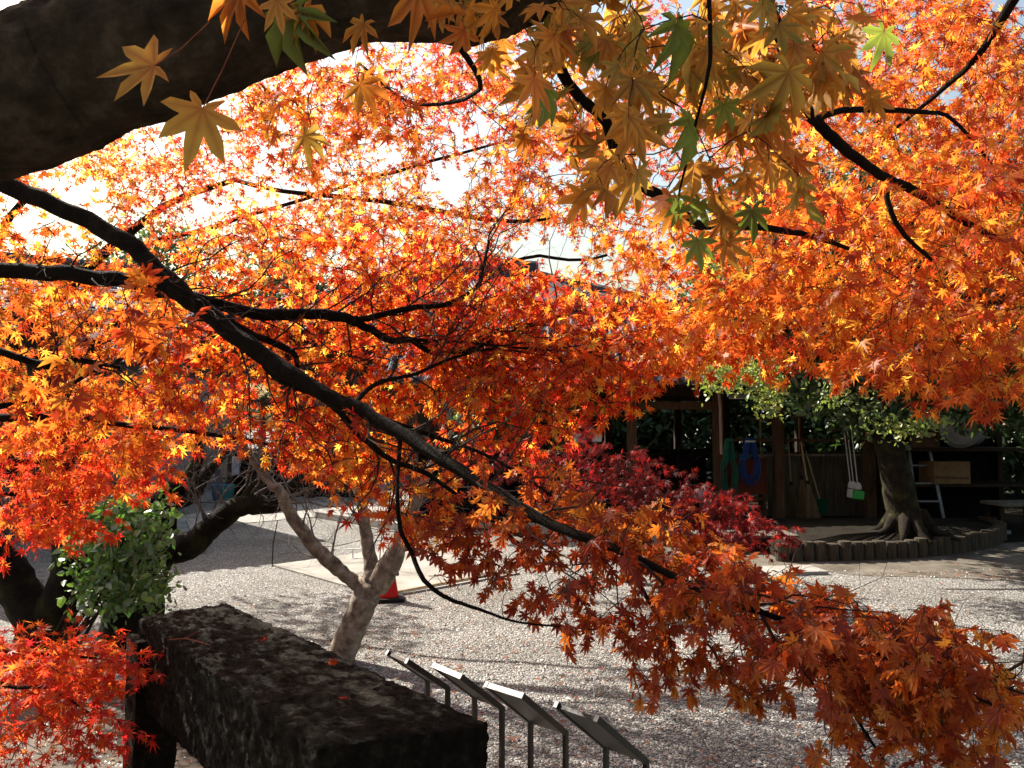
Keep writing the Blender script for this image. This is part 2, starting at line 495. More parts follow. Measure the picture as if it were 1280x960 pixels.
M['soil'] = surf('soil', (.013, .009, .006), (.032, .023, .015), 3, .95, .8, 30, c3=(.026, .032, .010), dist=.04)
M['dirt'] = surf('dirt', (.09, .075, .055), (.18, .155, .125), 2.2, .95, .6, 70, c3=(.26, .235, .19))
M['concrete'] = surf('concrete', (.22, .205, .18), (.36, .34, .30), 1.6, .9, .25, 60, c3=(.46, .44, .4))
M['pale_stone'] = surf('pale_stone', (.3, .285, .255), (.42, .4, .37), 5, .85, .2, 60)
M['grey_stone'] = surf('grey_stone', (.16, .17, .18), (.3, .31, .32), 5, .85, .25, 50)
M['dark_stone'] = surf('dark_stone', (.012, .009, .006), (.034, .026, .017), 24, .95, 1.0, 90, c3=(.085, .07, .05), dist=.05)
M['dark_wood'] = surf('dark_wood', (.022, .014, .009), (.06, .038, .024), 5, .8, .4, 20, (6, 6, .6))
M['brown_wood'] = surf('brown_wood', (.07, .042, .024), (.17, .10, .06), 5, .8, .4, 20, (6, 6, .6))
M['grey_wood'] = surf('grey_wood', (.12, .105, .085), (.25, .22, .18), 4, .85, .4, 20, (6, 6, .6))
M['log_top'] = surf('log', (.05, .04, .028), (.12, .098, .07), 7, .9, .5, 30, (3, 3, .5))
M['plaster'] = surf('plaster', (.42, .36, .29), (.56, .49, .41), 2, .9, .1, 40)
M['tile'] = surf('roof_tile', (.05, .058, .075), (.10, .112, .14), 4, .7, .15, 30, spec=.2)
M['black'] = surf('black_board', (.007, .006, .006), (.014, .012, .011), 6, .9, .1, 30, spec=.05)
M['bamboo'] = surf('bamboo', (.42, .3, .16), (.7, .54, .3), 8, .6, .1, 30, (3, 3, .4))
M['straw'] = surf('broom_straw', (.2, .14, .08), (.42, .31, .18), 30, .9, .6, 80, (6, 6, .6))
M['white_plastic'] = surf('white_plastic', (.66, .67, .66), (.78, .78, .76), 5, .45, .05, 40)
M['green_plastic'] = surf('green_plastic', (.05, .45, .08), (.08, .55, .12), 5, .45, .05, 40)
M['dark_green'] = surf('dark_green_plastic', (.015, .09, .05), (.02, .13, .07), 5, .5, .05, 40)
M['green_hose'] = surf('green_hose', (.012, .10, .07), (.02, .16, .11), 5, .4, .05, 40)
M['blue_hose'] = surf('blue_hose', (.012, .045, .20), (.02, .08, .30), 5, .4, .05, 40)
M['red_board'] = surf('red_board', (.14, .035, .022), (.23, .06, .035), 4, .8, .2, 30)
M['cone_red'] = surf('cone_red', (.62, .012, .014), (.74, .025, .02), 5, .45, .05, 40)
M['cone_black'] = surf('cone_base', (.015, .012, .013), (.04, .03, .03), 5, .7, .1, 40)
M['paper'] = surf('paper', (.62, .66, .72), (.74, .77, .8), 12, .8, .02, 40)
M['carton'] = surf('cardboard', (.17, .095, .045), (.24, .145, .07), 4, .85, .1, 40)
M['alu'] = surf('aluminium', (.16, .165, .17), (.26, .265, .27), 6, .5, .05, 40, metal=.3)
M['zinc'] = surf('galvanised', (.22, .24, .26), (.4, .42, .44), 5, .4, .1, 30, metal=.5)
M['blue_bucket'] = surf('blue_bucket', (.04, .2, .42), (.07, .3, .55), 5, .5, .05, 30)
M['teal_bucket'] = surf('teal_bucket', (.08, .32, .34), (.14, .42, .42), 5, .5, .05, 30)
M['sign_brown'] = surf('sign_brown', (.025, .014, .009), (.05, .03, .02), 6, .4, .06, 60, spec=.4)
M['sign_dark'] = surf('sign_dark_green', (.008, .011, .009), (.016, .02, .017), 6, .45, .06, 60, spec=.4)
M['sign_lit_edge'] = surf('sign_lit_edge', (.72, .7, .67), (.85, .83, .8), 8, .4, .05, 60)  # near white, sunlight on the stand edges put into the colour
M['sign_face'] = surf('sign_face', (.5, .5, .46), (.62, .61, .56), 3, .5, .02, 60)
M['rope'] = surf('rope', (.3, .26, .18), (.45, .4, .3), 40, .9, .1, 90)

# ground: one sheet to the horizon, gently uneven near the camera
tag(MB().quadmesh([(-220, -60, 0), (220, -60, 0), (220, 300, 0), (-220, 300, 0)], [(0, 1, 2, 3)]).build('ground', M['gravel']), kind='structure')
# loose stones of the gravel court
ns = 42000
gx = rng.uniform(-1, 1, ns); gy = 3.2 + 6.3 * rng.uniform(0, 1, ns) ** 1.35
gx = gx * (gy * .66 + .3)
oct_v = np.array([(1, 0, 0), (0, 1, 0), (-1, 0, 0), (0, -1, 0), (0, 0, .8), (0, 0, -.6)], np.float32)
oct_f = [(0, 1, 4), (1, 2, 4), (2, 3, 4), (3, 0, 4)]
sz = np.clip(rng.lognormal(-5.15, .42, ns), .0025, .018)
ang = rng.uniform(0, 6.28, ns)
vv = oct_v[None] * (1 + rng.normal(0, .22, (ns, 6, 3)))
xx = vv[..., 0] * np.cos(ang)[:, None] - vv[..., 1] * np.sin(ang)[:, None] * .75
yy = vv[..., 0] * np.sin(ang)[:, None] + vv[..., 1] * np.cos(ang)[:, None] * .75
vert = np.stack([gx[:, None] + xx * sz[:, None], gy[:, None] + yy * sz[:, None], .002 + (vv[..., 2] + .25) * sz[:, None]], -1).reshape(-1, 3)
# stones as quads: two kites per stone top
kq = np.array([(4, 0, 1, 2), (4, 2, 3, 0)], np.int32)
kq = (kq[None] + (np.arange(ns) * 6)[:, None, None]).reshape(-1, 4)
def pebble_mat():
    m, nt, out = new_mat('pebble'); L = nt.links.new
    g = N(nt, 'ShaderNodeNewGeometry')
    r = ramp(nt, [(0, (.06, .059, .057)), (.45, (.17, .165, .156)), (.8, (.28, .273, .262)), (1, (.52, .512, .5))]); L(g.outputs['Random Per Island'], r.inputs[0])
    b = N(nt, 'ShaderNodeBsdfPrincipled', Roughness=.75); L(r.outputs[0], b.inputs[0]); L(b.outputs[0], out.inputs[0]); return m
tag(quads_object('gravel_stones', vert, kq, pebble_mat()), kind='stuff')

# worn earth in front of the shed, soil under the left trees
def blob_sheet(name, c, rx, ry, z, mat, n=40, wob=.12):
    pts = []
    for k in range(n):
        a = 2 * math.pi * k / n; r = 1 + random.uniform(-wob, wob)
        pts.append((c[0] + math.cos(a) * rx * r, c[1] + math.sin(a) * ry * r))
    return sheet(name, pts, z, mat)
blob_sheet('earth_patch', (6.3, 10.6), 5.2, 1.7, .004, M['dirt'])
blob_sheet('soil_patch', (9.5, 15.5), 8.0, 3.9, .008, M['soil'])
blob_sheet('leafy_soil', (-2.6, 4.2), 1.9, 1.3, .006, M['dirt'])

# concrete pad, pale paths, white kerbs
A, B, C_, D_ = (on_z(340, 708), on_z(482, 748), on_z(650, 718), on_z(520, 683))
pad = MB(); lo = [(p.x, p.y, 0.0) for p in (A, B, C_, D_)]; hi = [(p.x, p.y, .02) for p in (A, B, C_, D_)]
pad.quadmesh(lo + hi, [(4, 5, 6, 7), (0, 1, 5, 4), (1, 2, 6, 5), (2, 3, 7, 6), (3, 0, 4, 7)])
tag(pad.build('concrete_pad', M['concrete']), kind='structure')
sheet('path', [on_z(150, 668), on_z(470, 640), on_z(640, 628), on_z(420, 622), on_z(250, 640)][0:5], .009, M['pale_stone'])
sheet('far_path', [on_z(190, 628), on_z(520, 630), on_z(520, 615), on_z(190, 612)], .013, M['concrete'])
k1, k2, k3 = on_z(398, 647), on_z(560, 672), on_z(640, 678)
tag(MB().bar((k1.x, k1.y, .06), (k2.x, k2.y, .06), .14, .12, bev=.01).build('kerb', M['pale_stone']), 'low white kerb stone running behind the pale leafless tree', 'kerb')
dark_sheet_pts = [on_z(400, 644), on_z(560, 668), on_z(700, 672), on_z(700, 655), on_z(520, 640)]
sheet('dark_sheet', dark_sheet_pts, .017, M['soil'])  # flat dark sheet behind the kerb
for (px, py, w, d) in ((945, 722, .62, .42), (992, 715, .62, .42)):
    p = on_z(px, py)
    tag(MB().box((p.x, p.y, .02), (w, d, .04), (0, 0, .12), .006).build('stepping_slab', M['pale_stone']),
        'flat pale stone slab by the wooden step, ' + ('half under the red leaves' if px < 970 else 'lying clear of the red leaves'), 'slab', 'pale slabs in front of the log edging')
p = on_z(935, 690)
ws = thing('stone_step', 'low grey step beside the left end of the log edging', 'step', (p.x, p.y + .2, 0))
MB().box((0, 0, .10), (1.25, .5, .20), (0, 0, .03), .01).build('riser', M['dark_wood'], ws)
MB().box((0, -.01, .215), (1.3, .56, .028), (0, 0, .03), .006).build('tread', M['grey_wood'], ws)

# raised round bed with log edging
path_px = [(975, 700), (1010, 700), (1060, 699), (1110, 697), (1160, 694), (1205, 688), (1238, 680), (1245, 670), (1220, 660)]
ep = smooth_path([tuple(on_z(*q)) for q in path_px], 10)
bed = MB()
edge_in = [Vector((q[0], q[1], .17)) for q in ep]
back = [Vector((4.3, 13.2, .17)), Vector((3.4, 12.2, .17))]
ring = edge_in + back
cx = sum((v.x for v in ring)) / len(ring); cy = sum((v.y for v in ring)) / len(ring)
vs = [(cx, cy, .27)] + [(cx + (v.x - cx) * .55, cy + (v.y - cy) * .55, .25 + random.uniform(-.02, .02)) for v in ring] + [tuple(v) for v in ring] + [(v.x, v.y, -.02) for v in ring]
n = len(ring); fs = []
for k in range(n):
    k2_ = (k + 1) % n
    fs += [(0, 1 + k, 1 + k2_), (1 + k, 1 + n + k, 1 + n + k2_, 1 + k2_), (1 + n + k, 1 + 2 * n + k, 1 + 2 * n + k2_, 1 + n + k2_)]
bed.quadmesh(vs, fs)
tag(bed.build('planting_bed', M['soil'], smooth=False), kind='structure')
cum = [0.0]
for a, b in zip(ep[:-1], ep[1:]): cum.append(cum[-1] + float(np.linalg.norm(b - a)))
le = thing('log_edging', 'curved row of short upright logs edging the raised bed round the big tree', 'edging', tuple(ep[0][:2]) + (0,))
t = .0; loc0 = Vector((ep[0][0], ep[0][1], 0))
while t < cum[-1]:
    j = max(i for i, c in enumerate(cum) if c <= t); j = min(j, len(ep) - 2)
    q = Vector(ep[j]) + (Vector(ep[j + 1]) - Vector(ep[j])) * ((t - cum[j]) / max(1e-6, cum[j + 1] - cum[j]))
    r = random.uniform(.068, .086); h = random.uniform(.205, .245)
    c = Vector((q.x, q.y, 0)) - loc0
    c += Vector((0, -r - .005, 0))
    MB().lathe([(r * 1.02, -.02), (r, h * .6), (r * .99, h - .015), (r * .93, h)], c, 12, Matrix.Rotation(random.uniform(0, 3), 3, 'Z')).build('log', M['log_top'], le, smooth=False)
    t += r * 2 + .006

# ------------------------------------------------------------------ stone railing in the foreground
zt = .86
fl, fr, nr_, nl = on_z(172, 770, zt), on_z(283, 751, zt), on_z(612, 902, zt), on_z(398, 931, zt)
rail = thing('stone_railing', 'dark rough stone railing in the foreground with dappled sun on its near end', 'railing', (fl.x, fl.y, 0))
base = Vector((fl.x, fl.y, 0))
bm = bmesh.new()
nu, nv, nw = 200, 56, 44
def beam_pt(u, v, w):
    top = fl.lerp(nl, u).lerp(fr.lerp(nr_, u), v)
    low = Vector((top.x, top.y, zt - .36))
    p = top.lerp(low, w)
    c = (fl + fr + nl + nr_) / 4
    return p
def disp(p, nrm):
    a = noise.fractal(p * 4.0, 1.0, 2.0, 4) * .007 + noise.fractal(p * 30.0, .5, 2.1, 5) * .007 - abs(noise.noise(p * 16)) * .010
    return p + nrm * a
top_n = Vector((0, 0, 1)); longd = (nl - fl).normalized(); sided = (fr - fl).normalized()
def grid(fn, nrm, a, b):
    idx = [[None] * (b + 1) for _ in range(a + 1)]
    for i in range(a + 1):
        for j in range(b + 1):
            p, n_ = fn(i / a, j / b)
            idx[i][j] = bm.verts.new(disp(p, n_) - base)
    for i in range(a):
        for j in range(b):
            bm.faces.new((idx[i][j], idx[i + 1][j], idx[i + 1][j + 1], idx[i][j + 1]))
def rnd_n(n0, *edges):
    v = Vector(n0)
    for n1, t_ in edges: v = v + Vector(n1) * t_
    return v.normalized()
def er(t_, w=.06): return max(0, 1 - t_ / w) ** 2
def ftop(u, v):
    p = beam_pt(u, v, 0); n_ = rnd_n(top_n, (-sided, er(v)), (sided, er(1 - v)), (longd, er(1 - u, .03)), (-longd, er(u, .03)))
    drop = .010 * (er(v, .1) + er(1 - v, .1) + er(1 - u, .03) + er(u, .03))
    return p - Vector((0, 0, drop)), n_
def fleft(u, w):
    p = beam_pt(u, 0, w); n_ = rnd_n(-sided, (top_n, er(w)), (longd, er(1 - u, .03)), (-longd, er(u, .03)))
    return p - Vector((0, 0, .010 * er(w, .1) )), n_
def fright(u, w):
    p = beam_pt(u, 1, w); n_ = rnd_n(sided, (top_n, er(w)), (longd, er(1 - u, .03)), (-longd, er(u, .03)))
    return p - Vector((0, 0, .010 * er(w, .1))), n_
def fnear(v, w):
    p = beam_pt(1, v, w); n_ = rnd_n(longd, (top_n, er(w)), (-sided, er(v)), (sided, er(1 - v)))
    return p - Vector((0, 0, .010 * er(w, .1))), n_
def ffar(v, w):
    p = beam_pt(0, v, w); n_ = rnd_n(-longd, (top_n, er(w)), (-sided, er(v)), (sided, er(1 - v)))
    return p - Vector((0, 0, .010 * er(w, .1))), n_
def fbot(u, v): return beam_pt(u, v, 1), -top_n
for fn, a, b in ((ftop, nu, nv), (fleft, nu, nw), (fright, nu, nw), (fnear, nv, nw), (ffar, nv, nw), (fbot, nu, nv)):
    grid(fn, None, a, b)
bmesh.ops.remove_doubles(bm, verts=bm.verts, dist=.003)
bmesh.ops.recalc_face_normals(bm, faces=bm.faces)
me = bpy.data.meshes.new('beam'); bm.to_mesh(me); bm.free(); me.materials.append(M['dark_stone']); me.shade_smooth()
link(bpy.data.objects.new('beam', me), rail)
def rough_post(c, w, h, rz):
    bm = bmesh.new(); bmesh.ops.create_cube(bm, size=1)
    bmesh.ops.scale(bm, vec=(w, w, h), verts=bm.verts)
    bmesh.ops.subdivide_edges(bm, edges=bm.edges, cuts=14, use_grid_fill=True)
    bmesh.ops.transform(bm, matrix=Matrix.Translation(Vector(c) + Vector((0, 0, h / 2))) @ Matrix.Rotation(rz, 4, 'Z'), verts=bm.verts)
    bm.normal_update()
    for v in bm.verts: v.co = v.co + v.normal * (noise.fractal(v.co * 9, 1, 2, 4) * .014)
    me = bpy.data.meshes.new('post'); bm.to_mesh(me); bm.free(); me.materials.append(M['dark_stone']); me.shade_smooth()
    return link(bpy.data.objects.new('post', me), rail)
rz = math.atan2(longd.y, longd.x)
pf = fl + longd * .085 + sided * .045
rough_post((pf.x - base.x, pf.y - base.y, -.05), .17, .835, rz)
pn = nl.lerp(nr_, .5) - longd * .25
rough_post((pn.x - base.x, pn.y - base.y, -.05), .3, .545, rz)

def leaf_object(name, pos, ydir, nrm, s, mat, label, cat='leaf', group=None, tpl='hi'):
    v, q = leaves_np(np.array([pos]) - np.array([pos]), np.array([ydir], float), np.array([nrm], float), np.array([s]), tpl, droop=-.9)
    o = quads_object(name, v, q, mat); o.location = pos
    sm = o.modifiers.new('thick', 'SOLIDIFY'); sm.thickness = .0006
    return tag(o, label, cat, group)
for px, py, s, mt, lab, yd in ((412, 829, .034, 'orange', 'orange maple leaf lying on the stone railing beside the leafless trunk', (.9, .3, 0)),
                        (430, 872, .026, 'scarlet', 'small dull red leaf lying flat in the middle of the stone railing', (.2, -.9, 0)),
                        (330, 800, .022, 'scarlet', 'tiny orange red leaf lying on the far half of the stone railing', (-.6, .5, 0))):
    p = on_z(px, py, zt + .012)
    leaf_object('fallen_leaf', p, yd, (0, -.35, 1), s, M[mt], lab, 'leaf', 'leaves fallen on the stone railing')
tw = MB(); p = on_z(240, 802, zt + .014)
tw.tube([p + Vector(q) for q in ((-.10, .03, 0), (-.03, .0, .012), (.03, -.02, .006), (.09, -.05, .0))], [.002, .0025, .002, .001], 5)
tw.tube([p + Vector(q) for q in ((-.03, 0, .012), (-.01, .05, .02), (.005, .075, .02))], [.0016, .0014, .0008], 4)
tag(tw.build('fallen_twig', surf('red_twig', (.22, .05, .035), (.34, .09, .06), 20, .7, 0)), 'forked reddish twig lying on the far half of the stone railing', 'twig')

# ------------------------------------------------------------------ the four little reading stands
def stand(P1, P2, Q, label, dark, lit_full):
    z = .76
    a, b = on_z(*P1, z), on_z(*P2, z)
    ex = (b - a); ex.z = 0; wd = ex.length; ex.normalize()
    sd = Vector((-ex.y, ex.x, 0))
    if sd.x < 0: sd = -sd
    # slope length from the image spot of the lower right corner
    r = at(*Q, 1.0) - Vector((0, 0, EYE))
    # point b + s*sd + (0,0,-h) on ray r*t (+eye): solve horizontally
    bx, by = b.x, b.y
    den = sd.x * r.y - sd.y * r.x
    s = (by * r.x - bx * r.y) / den
    t_ = (by + s * sd.y) / r.y
    zl = EYE + r.z * t_
    o = thing('reading_stand', label, 'sign', ((a.x + b.x) / 2, (a.y + b.y) / 2, 0), 0, 'small tilted reading stands beside the stone railing')
    c0 = Vector((o.location.x, o.location.y, 0))
    a, b = a - c0, b - c0
    al, bl = a + sd * s, b + sd * s; al.z = bl.z = zl
    mt = M['sign_dark'] if dark else M['sign_brown']
    slope = (bl - b).normalized(); nrm = ex.cross(slope)
    if nrm.z < 0: nrm = -nrm
    th = .022
    bw = .016
    for p_, q_, sg in ((a, al, -1), (b, bl, 1)):
        MB().bar(p_ + ex * (bw / 2) * -sg, q_ + ex * (bw / 2) * -sg, bw, th, up=nrm, bev=.0015).build('side_bar', mt, o)
        foot = Vector((q_.x, q_.y, -.05)) + ex * (bw / 2) * -sg
        MB().bar(foot, q_ + ex * (bw / 2) * -sg + Vector((0, 0, .006)), bw, th * .9, up=sd, bev=.0015).build('leg', mt, o)
        c = p_ + ex * (bw / 2) * -sg - slope * .0015
        MB().bar(c - slope * .001, c + slope * .001, bw * .95, th * .95, up=nrm).build('lit_end_cap', M['sign_lit_edge'], o)  # white cap paints the sun on the cut bar end
    MB().bar((a + b) / 2 + slope * .006, (al + bl) / 2 - slope * .004, wd - 2 * bw - .002, th * .6, up=nrm).build('board', mt, o)
    MB().bar((a + b) / 2 + slope * .02 + nrm * (th * .3 + .002), (al + bl) / 2 - slope * .02 + nrm * (th * .3 + .002), wd - 2 * bw - .02, .002, up=nrm).build('face_plate', M['sign_face'], o)
    if lit_full:
        MB().bar(a + ex * bw + slope * .001, b - ex * bw + slope * .001, th * .9, .004, up=-slope).build('lit_top_strip', M['sign_lit_edge'], o)  # white strip paints the sunlit upper edge
    return o
stand((483, 815), (510, 827), (561, 861), 'slim brown reading stand nearest the leafless trunk, just clearing the stone railing', False, False)
stand((541, 831), (577, 846), (629, 886), 'brown reading stand with a narrow upper edge coloured as sunlit, rising over the railing corner', False, True)
stand((606, 855), (654, 870), (709, 917), 'brown reading stand with the widest upper edge coloured as sunlit, beside the railing end', False, True)
stand((693, 880), (748, 899), (810, 953), 'blackish green reading stand with bar ends coloured as sunlit, farthest from the railing', True, False)

# ------------------------------------------------------------------ cone, stakes, markers
p = on_z(485, 750)
cone = thing('traffic_cone', 'small red traffic cone with black base standing behind the leafless trunk', 'cone', (p.x, p.y, 0), .2)
MB().box((0, 0, .018), (.30, .30, .036), (0, 0, 0), .008).build('base', M['cone_black'], cone)
MB().lathe([(.105, .036), (.10, .05), (.03, .46), (.026, .475), (.012, .478)], (0, 0, 0), 20).build('cone_body', M['cone_red'], cone, smooth=True)
def stake(px, py, h, r, mat, label, group=None, top=None):
    p = on_z(px, py)
    o = thing('stake', label, 'stake', (p.x, p.y, 0), 0, group)
    MB().tube([(0, 0, -.05), (.01, 0, h * .5), (.03 if top is None else top, 0, h)], [r, r * .95, r * .8], 6).build('shaft', mat, o)
    return o
stake(340, 708, .55, .008, M['dark_wood'], 'thin dark stake at the left corner of the concrete pad', None, .06)
stake(474, 712, .42, .007, M['dark_wood'], 'thin dark stake standing behind the fork of the leafless trunk')
p = on_z(441, 699)
mk = thing('marker', 'small white T-shaped marker low over the concrete pad', 'marker', (p.x, p.y, .02))
MB().tube([(0, 0, 0), (0, 0, .1)], .009, 6).build('stem', M['white_plastic'], mk)
MB().box((.0, 0, .106), (.2, .03, .012), (0, 0, .2), .003).build('crossbar', M['white_plastic'], mk)
for px, py, l in ((361, 681, 'short white peg in the gravel left of the leafless tree'), (389, 678, 'short white peg in the gravel close behind the left fork of the leafless tree')):
    p = on_z(px, py)
    o = thing('peg', l, 'peg', (p.x, p.y, 0)); MB().tube([(0, 0, -.03), (0, 0, .12)], .01, 6).build('shaft', M['white_plastic'], o); MB().lathe([(.016, .12), (.018, .13), (.008, .14)], (0, 0, 0), 8).build('cap', M['white_plastic'], o)
p0, p1 = on_z(340, 708), on_z(478, 700)
r_ = [Vector((p0.x + .05, p0.y, .34)), Vector(((p0.x + p1.x) / 2, (p0.y + p1.y) / 2, .2)), Vector((p1.x, p1.y, .33))]
sm_ = smooth_path([tuple(v) for v in r_], 8)
tag(MB().tube([Vector(q) for q in sm_], .006, 5).build('rope', M['rope']), 'thin pale rope sagging between two stakes by the concrete pad', 'rope')
for pxa, pya, pxb, pyb, lab in ((482, 747, 640, 717, 'long thin bamboo pole lying along the near edge of the concrete pad'),):
    a, b = on_z(pxa, pya), on_z(pxb, pyb); a.z = b.z = .034
    tag(MB().tube([a, a.lerp(b, .5) + Vector((0, .02, 0)), b], .012, 6).build('bamboo_pole', M['bamboo']), lab, 'pole')

# ------------------------------------------------------------------ tiled roofs
def tiled_slope(mb, p00, p10, p01, p11, ntile, rows, r=.045):
    """p00-p10 eave, p01-p11 ridge: pan surface with rows of round cover tiles running up the slope"""
    p00, p10, p01, p11 = map(Vector, (p00, p10, p01, p11))
    nrm = (p10 - p00).cross(p01 - p00).normalized()
    if nrm.z < 0: nrm = -nrm
    mb.quadmesh([p00, p10, p11, p01, p00 - nrm * .08, p10 - nrm * .08, p11 - nrm * .08, p01 - nrm * .08],
                [(0, 1, 2, 3), (7, 6, 5, 4), (0, 4, 5, 1), (1, 5, 6, 2), (2, 6, 7, 3), (3, 7, 4, 0)])
    for k in range(ntile):
        f = (k + .5) / ntile
        a = p00.lerp(p10, f); b = p01.lerp(p11, f)
        pts = []; rad = []
        for j in range(rows):
            for e, rr in ((0, 1.0), (.96, .86)):
                pts.append(a.lerp(b, (j + e) / rows) + nrm * (r * .35)); rad.append(r * rr)
        mb.tube(pts, rad, 6)
    for j in range(1, rows):
        a = p00.lerp(p01, j / rows) + nrm * .012; b = p10.lerp(p11, j / rows) + nrm * .012
        mb.bar(a, b, .03, .02, up=nrm)

# ------------------------------------------------------------------ the open tool shed
shed = thing('tool_shed', 'long open wooden tool shed with grey tiled roof behind the crimson maple', 'shed', (0, 0, 0))
X0, X1, Y0, Y1 = -1.9, 6.35, 14.0, 17.4
mb = MB()
tiled_slope(mb, (X0 - .5, Y0 - .75, 2.42), (X1 + .4, Y0 - .75, 2.42), (X0 - .5, 15.8, 3.95), (X1 + .4, 15.8, 3.95), 40, 12)
tiled_slope(mb, (X1 + .4, Y1 + .75, 2.42), (X0 - .5, Y1 + .75, 2.42), (X1 + .4, 15.84, 3.95), (X0 - .5, 15.84, 3.95), 20, 6)
roof = mb.build('roof', M['tile'], shed)
MB().bar((X0 - .5, 15.82, 4.02), (X1 + .4, 15.82, 4.02), .26, .24, bev=.04).build('ridge', M['tile'], roof)
mb = MB()
for k in range(36):
    x = X0 - .4 + (X1 - X0 + .7) * k / 35
    mb.bar((x, Y0 - .7, 2.33), (x, Y0 + .35, 2.83), .05, .07)
mb.build('eave_rafters', M['dark_wood'], shed)
for x in (-1.7, .3, 2.08, 3.58, 4.62, 6.2):
    MB().box((x, Y0, 1.28), (.16, .16, 2.56), (0, 0, 0), .01).build('post', M['brown_wood'], shed)
    MB().box((x, Y1, 1.28), (.15, .15, 2.56), (0, 0, 0), .01).build('post', M['dark_wood'], shed)
MB().bar((X0, Y0, 2.33), (X1, Y0, 2.33), .14, .26, bev=.01).build('front_beam', M['dark_wood'], shed)
MB().bar((X0, Y1, 2.33), (X1, Y1, 2.33), .14, .26, bev=.01).build('rear_beam', M['dark_wood'], shed)
MB().bar((X0, Y0 + .02, 2.02), (3.5, Y0 + .02, 2.02), .05, .14, bev=.005).build('lintel', M['brown_wood'], shed)
for x in (-1.7, 2.08, 6.2):
    MB().bar((x, Y0, 2.52), (x, Y1, 2.52), .14, .2).build('tie_beam', M['dark_wood'], shed)
MB().box((.88, Y0 + .9, .62), (5.4, .06, 1.24)).build('low_wall', M['black'], shed)
# slatted board wall behind the tools
def boards(x0, x1, y, z0, z1, mat, parent, name, w=.14, th=.02):
    mb = MB(); x = x0
    while x < x1 - .02:
        ww = min(w * random.uniform(.9, 1.1), x1 - x)
        mb.box((x + ww / 2, y + random.uniform(-.006, .006), (z0 + z1) / 2 + random.uniform(-.015, .015)), (ww - .006, th, z1 - z0), (0, 0, 0), .002)
        x += ww
    return mb.build(name, mat, parent)
boards(4.7, 8.4, 14.9, .0, 1.12, M['grey_wood'], shed, 'board_wall')
MB().bar((4.7, 14.86, 1.15), (8.4, 14.86, 1.15), .05, .07).build('rail', M['brown_wood'], shed)
MB().bar((3.6, Y0 + .02, 1.42), (6.2, Y0 + .02, 1.42), .04, .05).build('rail', M['brown_wood'], shed)
MB().bar((3.6, Y0 + .03, 1.16), (6.2, Y0 + .03, 1.16), .03, .04).build('rail', M['grey_wood'], shed)
MB().bar((3.62, 15.9, 1.9), (6.2, 15.9, 1.9), .05, .05).build('rail', M['dark_wood'], shed)
for x in (4.15, 5.1, 5.75):
    MB().bar((x, Y0 + .03, 1.16), (x, Y0 + .03, 1.42), .025, .025).build('baluster', M['dark_wood'], shed)
q = at(897, 500, 13.88); q2 = at(901, 566, 13.86)
tag(MB().tube([(q.x, 13.86, 2.42), (q.x + .04, 13.86, 2.0), (q2.x, 13.86, 1.18)], .028, 8).build('pipe', surf('pale_pipe', (.4, .27, .2), (.52, .38, .3), 4, .6, .05, 40)),
    'pale pinkish pipe fixed to the shed post beside the hoses', 'pipe')
q = at(928, 495, 13.8)
lamp = thing('tube_lamp', 'unlit tube lamp hanging under the shed beam above the hoses', 'lamp', (q.x, 13.75, q.z))
MB().box((0, 0, .0), (.55, .06, .05), (0, 0, 0), .006).build('housing', M['grey_stone'], lamp)
MB().tube([(-.24, 0, -.04), (.24, 0, -.04)], .014, 8).build('tube', M['white_plastic'], lamp)
MB().tube([(-.2, 0, .02), (-.2, 0, .24)], .004, 4).build('hanger', M['black'], lamp)
MB().tube([(.2, 0, .02), (.2, 0, .24)], .004, 4).build('hanger', M['black'], lamp)

# red cabinet with slatted foot, hoses
c = on_z(938, 650)
cab = thing('cabinet', 'reddish board cabinet on wooden legs behind the hanging hoses', 'cabinet', (4.13, 14.22, 0))
MB().box((0, 0, .78), (.62, .30, .62), (0, 0, 0), .008).build('body', M['red_board'], cab)
for sx in (-.27, .27):
    for sy in (-.11, .11):
        MB().box((sx, sy, .235), (.06, .06, .47)).build('leg', M['brown_wood'], cab)
MB().box((0, -.12, .40), (.5, .03, .06)).build('rail', M['brown_wood'], cab)
MB().box((0, -.12, .15), (.5, .03, .05)).build('rail', M['brown_wood'], cab)
def hose(px, py0, py1, w, mat, lab, turns, name='garden_hose'):
    top = at(px, py0, 13.78); bot = at(px, py1, 13.78); h = top.z - bot.z
    o = thing(name, lab, 'hose', tuple(top), 0, 'hoses hung on the shed rail')
    mb = MB(); pts = []
    for t in range(turns * 28 + 1):
        a = 2 * math.pi * t / 28; k = t // 28
        ww = w * (.72 + .28 * ((k * 37) % 7) / 7); hh = h * (.8 + .2 * ((k * 53) % 5) / 5)
        x = math.sin(a) * ww * (1.0 if math.cos(a) < .2 else .55) + .01 * (k - turns / 2)
        z = -hh * (1 - math.cos(a)) / 2
        pts.append((x, -.006 * k + random.uniform(-.002, .002), z))
    mb.tube(pts, .0095, 6); mb.build('coil', mat, o, smooth=True)
    mb = MB()
    for k in range(4): mb.lathe([(.018, -.03), (.022, 0), (.018, .03)], (0, -.01 - .012 * k, 0.01), 8)
    MB().box((0, -.03, -.05), (w * .9, .07, .03), (0, 0, 0), .008).build('tie', M['white_plastic'] if mat == M['blue_hose'] else M['dark_green'], o)
    return o
hose(911, 548, 632, .14, M['green_hose'], 'dark green garden hose hung in long loops on the shed rail', 8)
hose(937, 548, 608, .18, M['blue_hose'], 'blue garden hose hung in round loops beside the green one', 9)

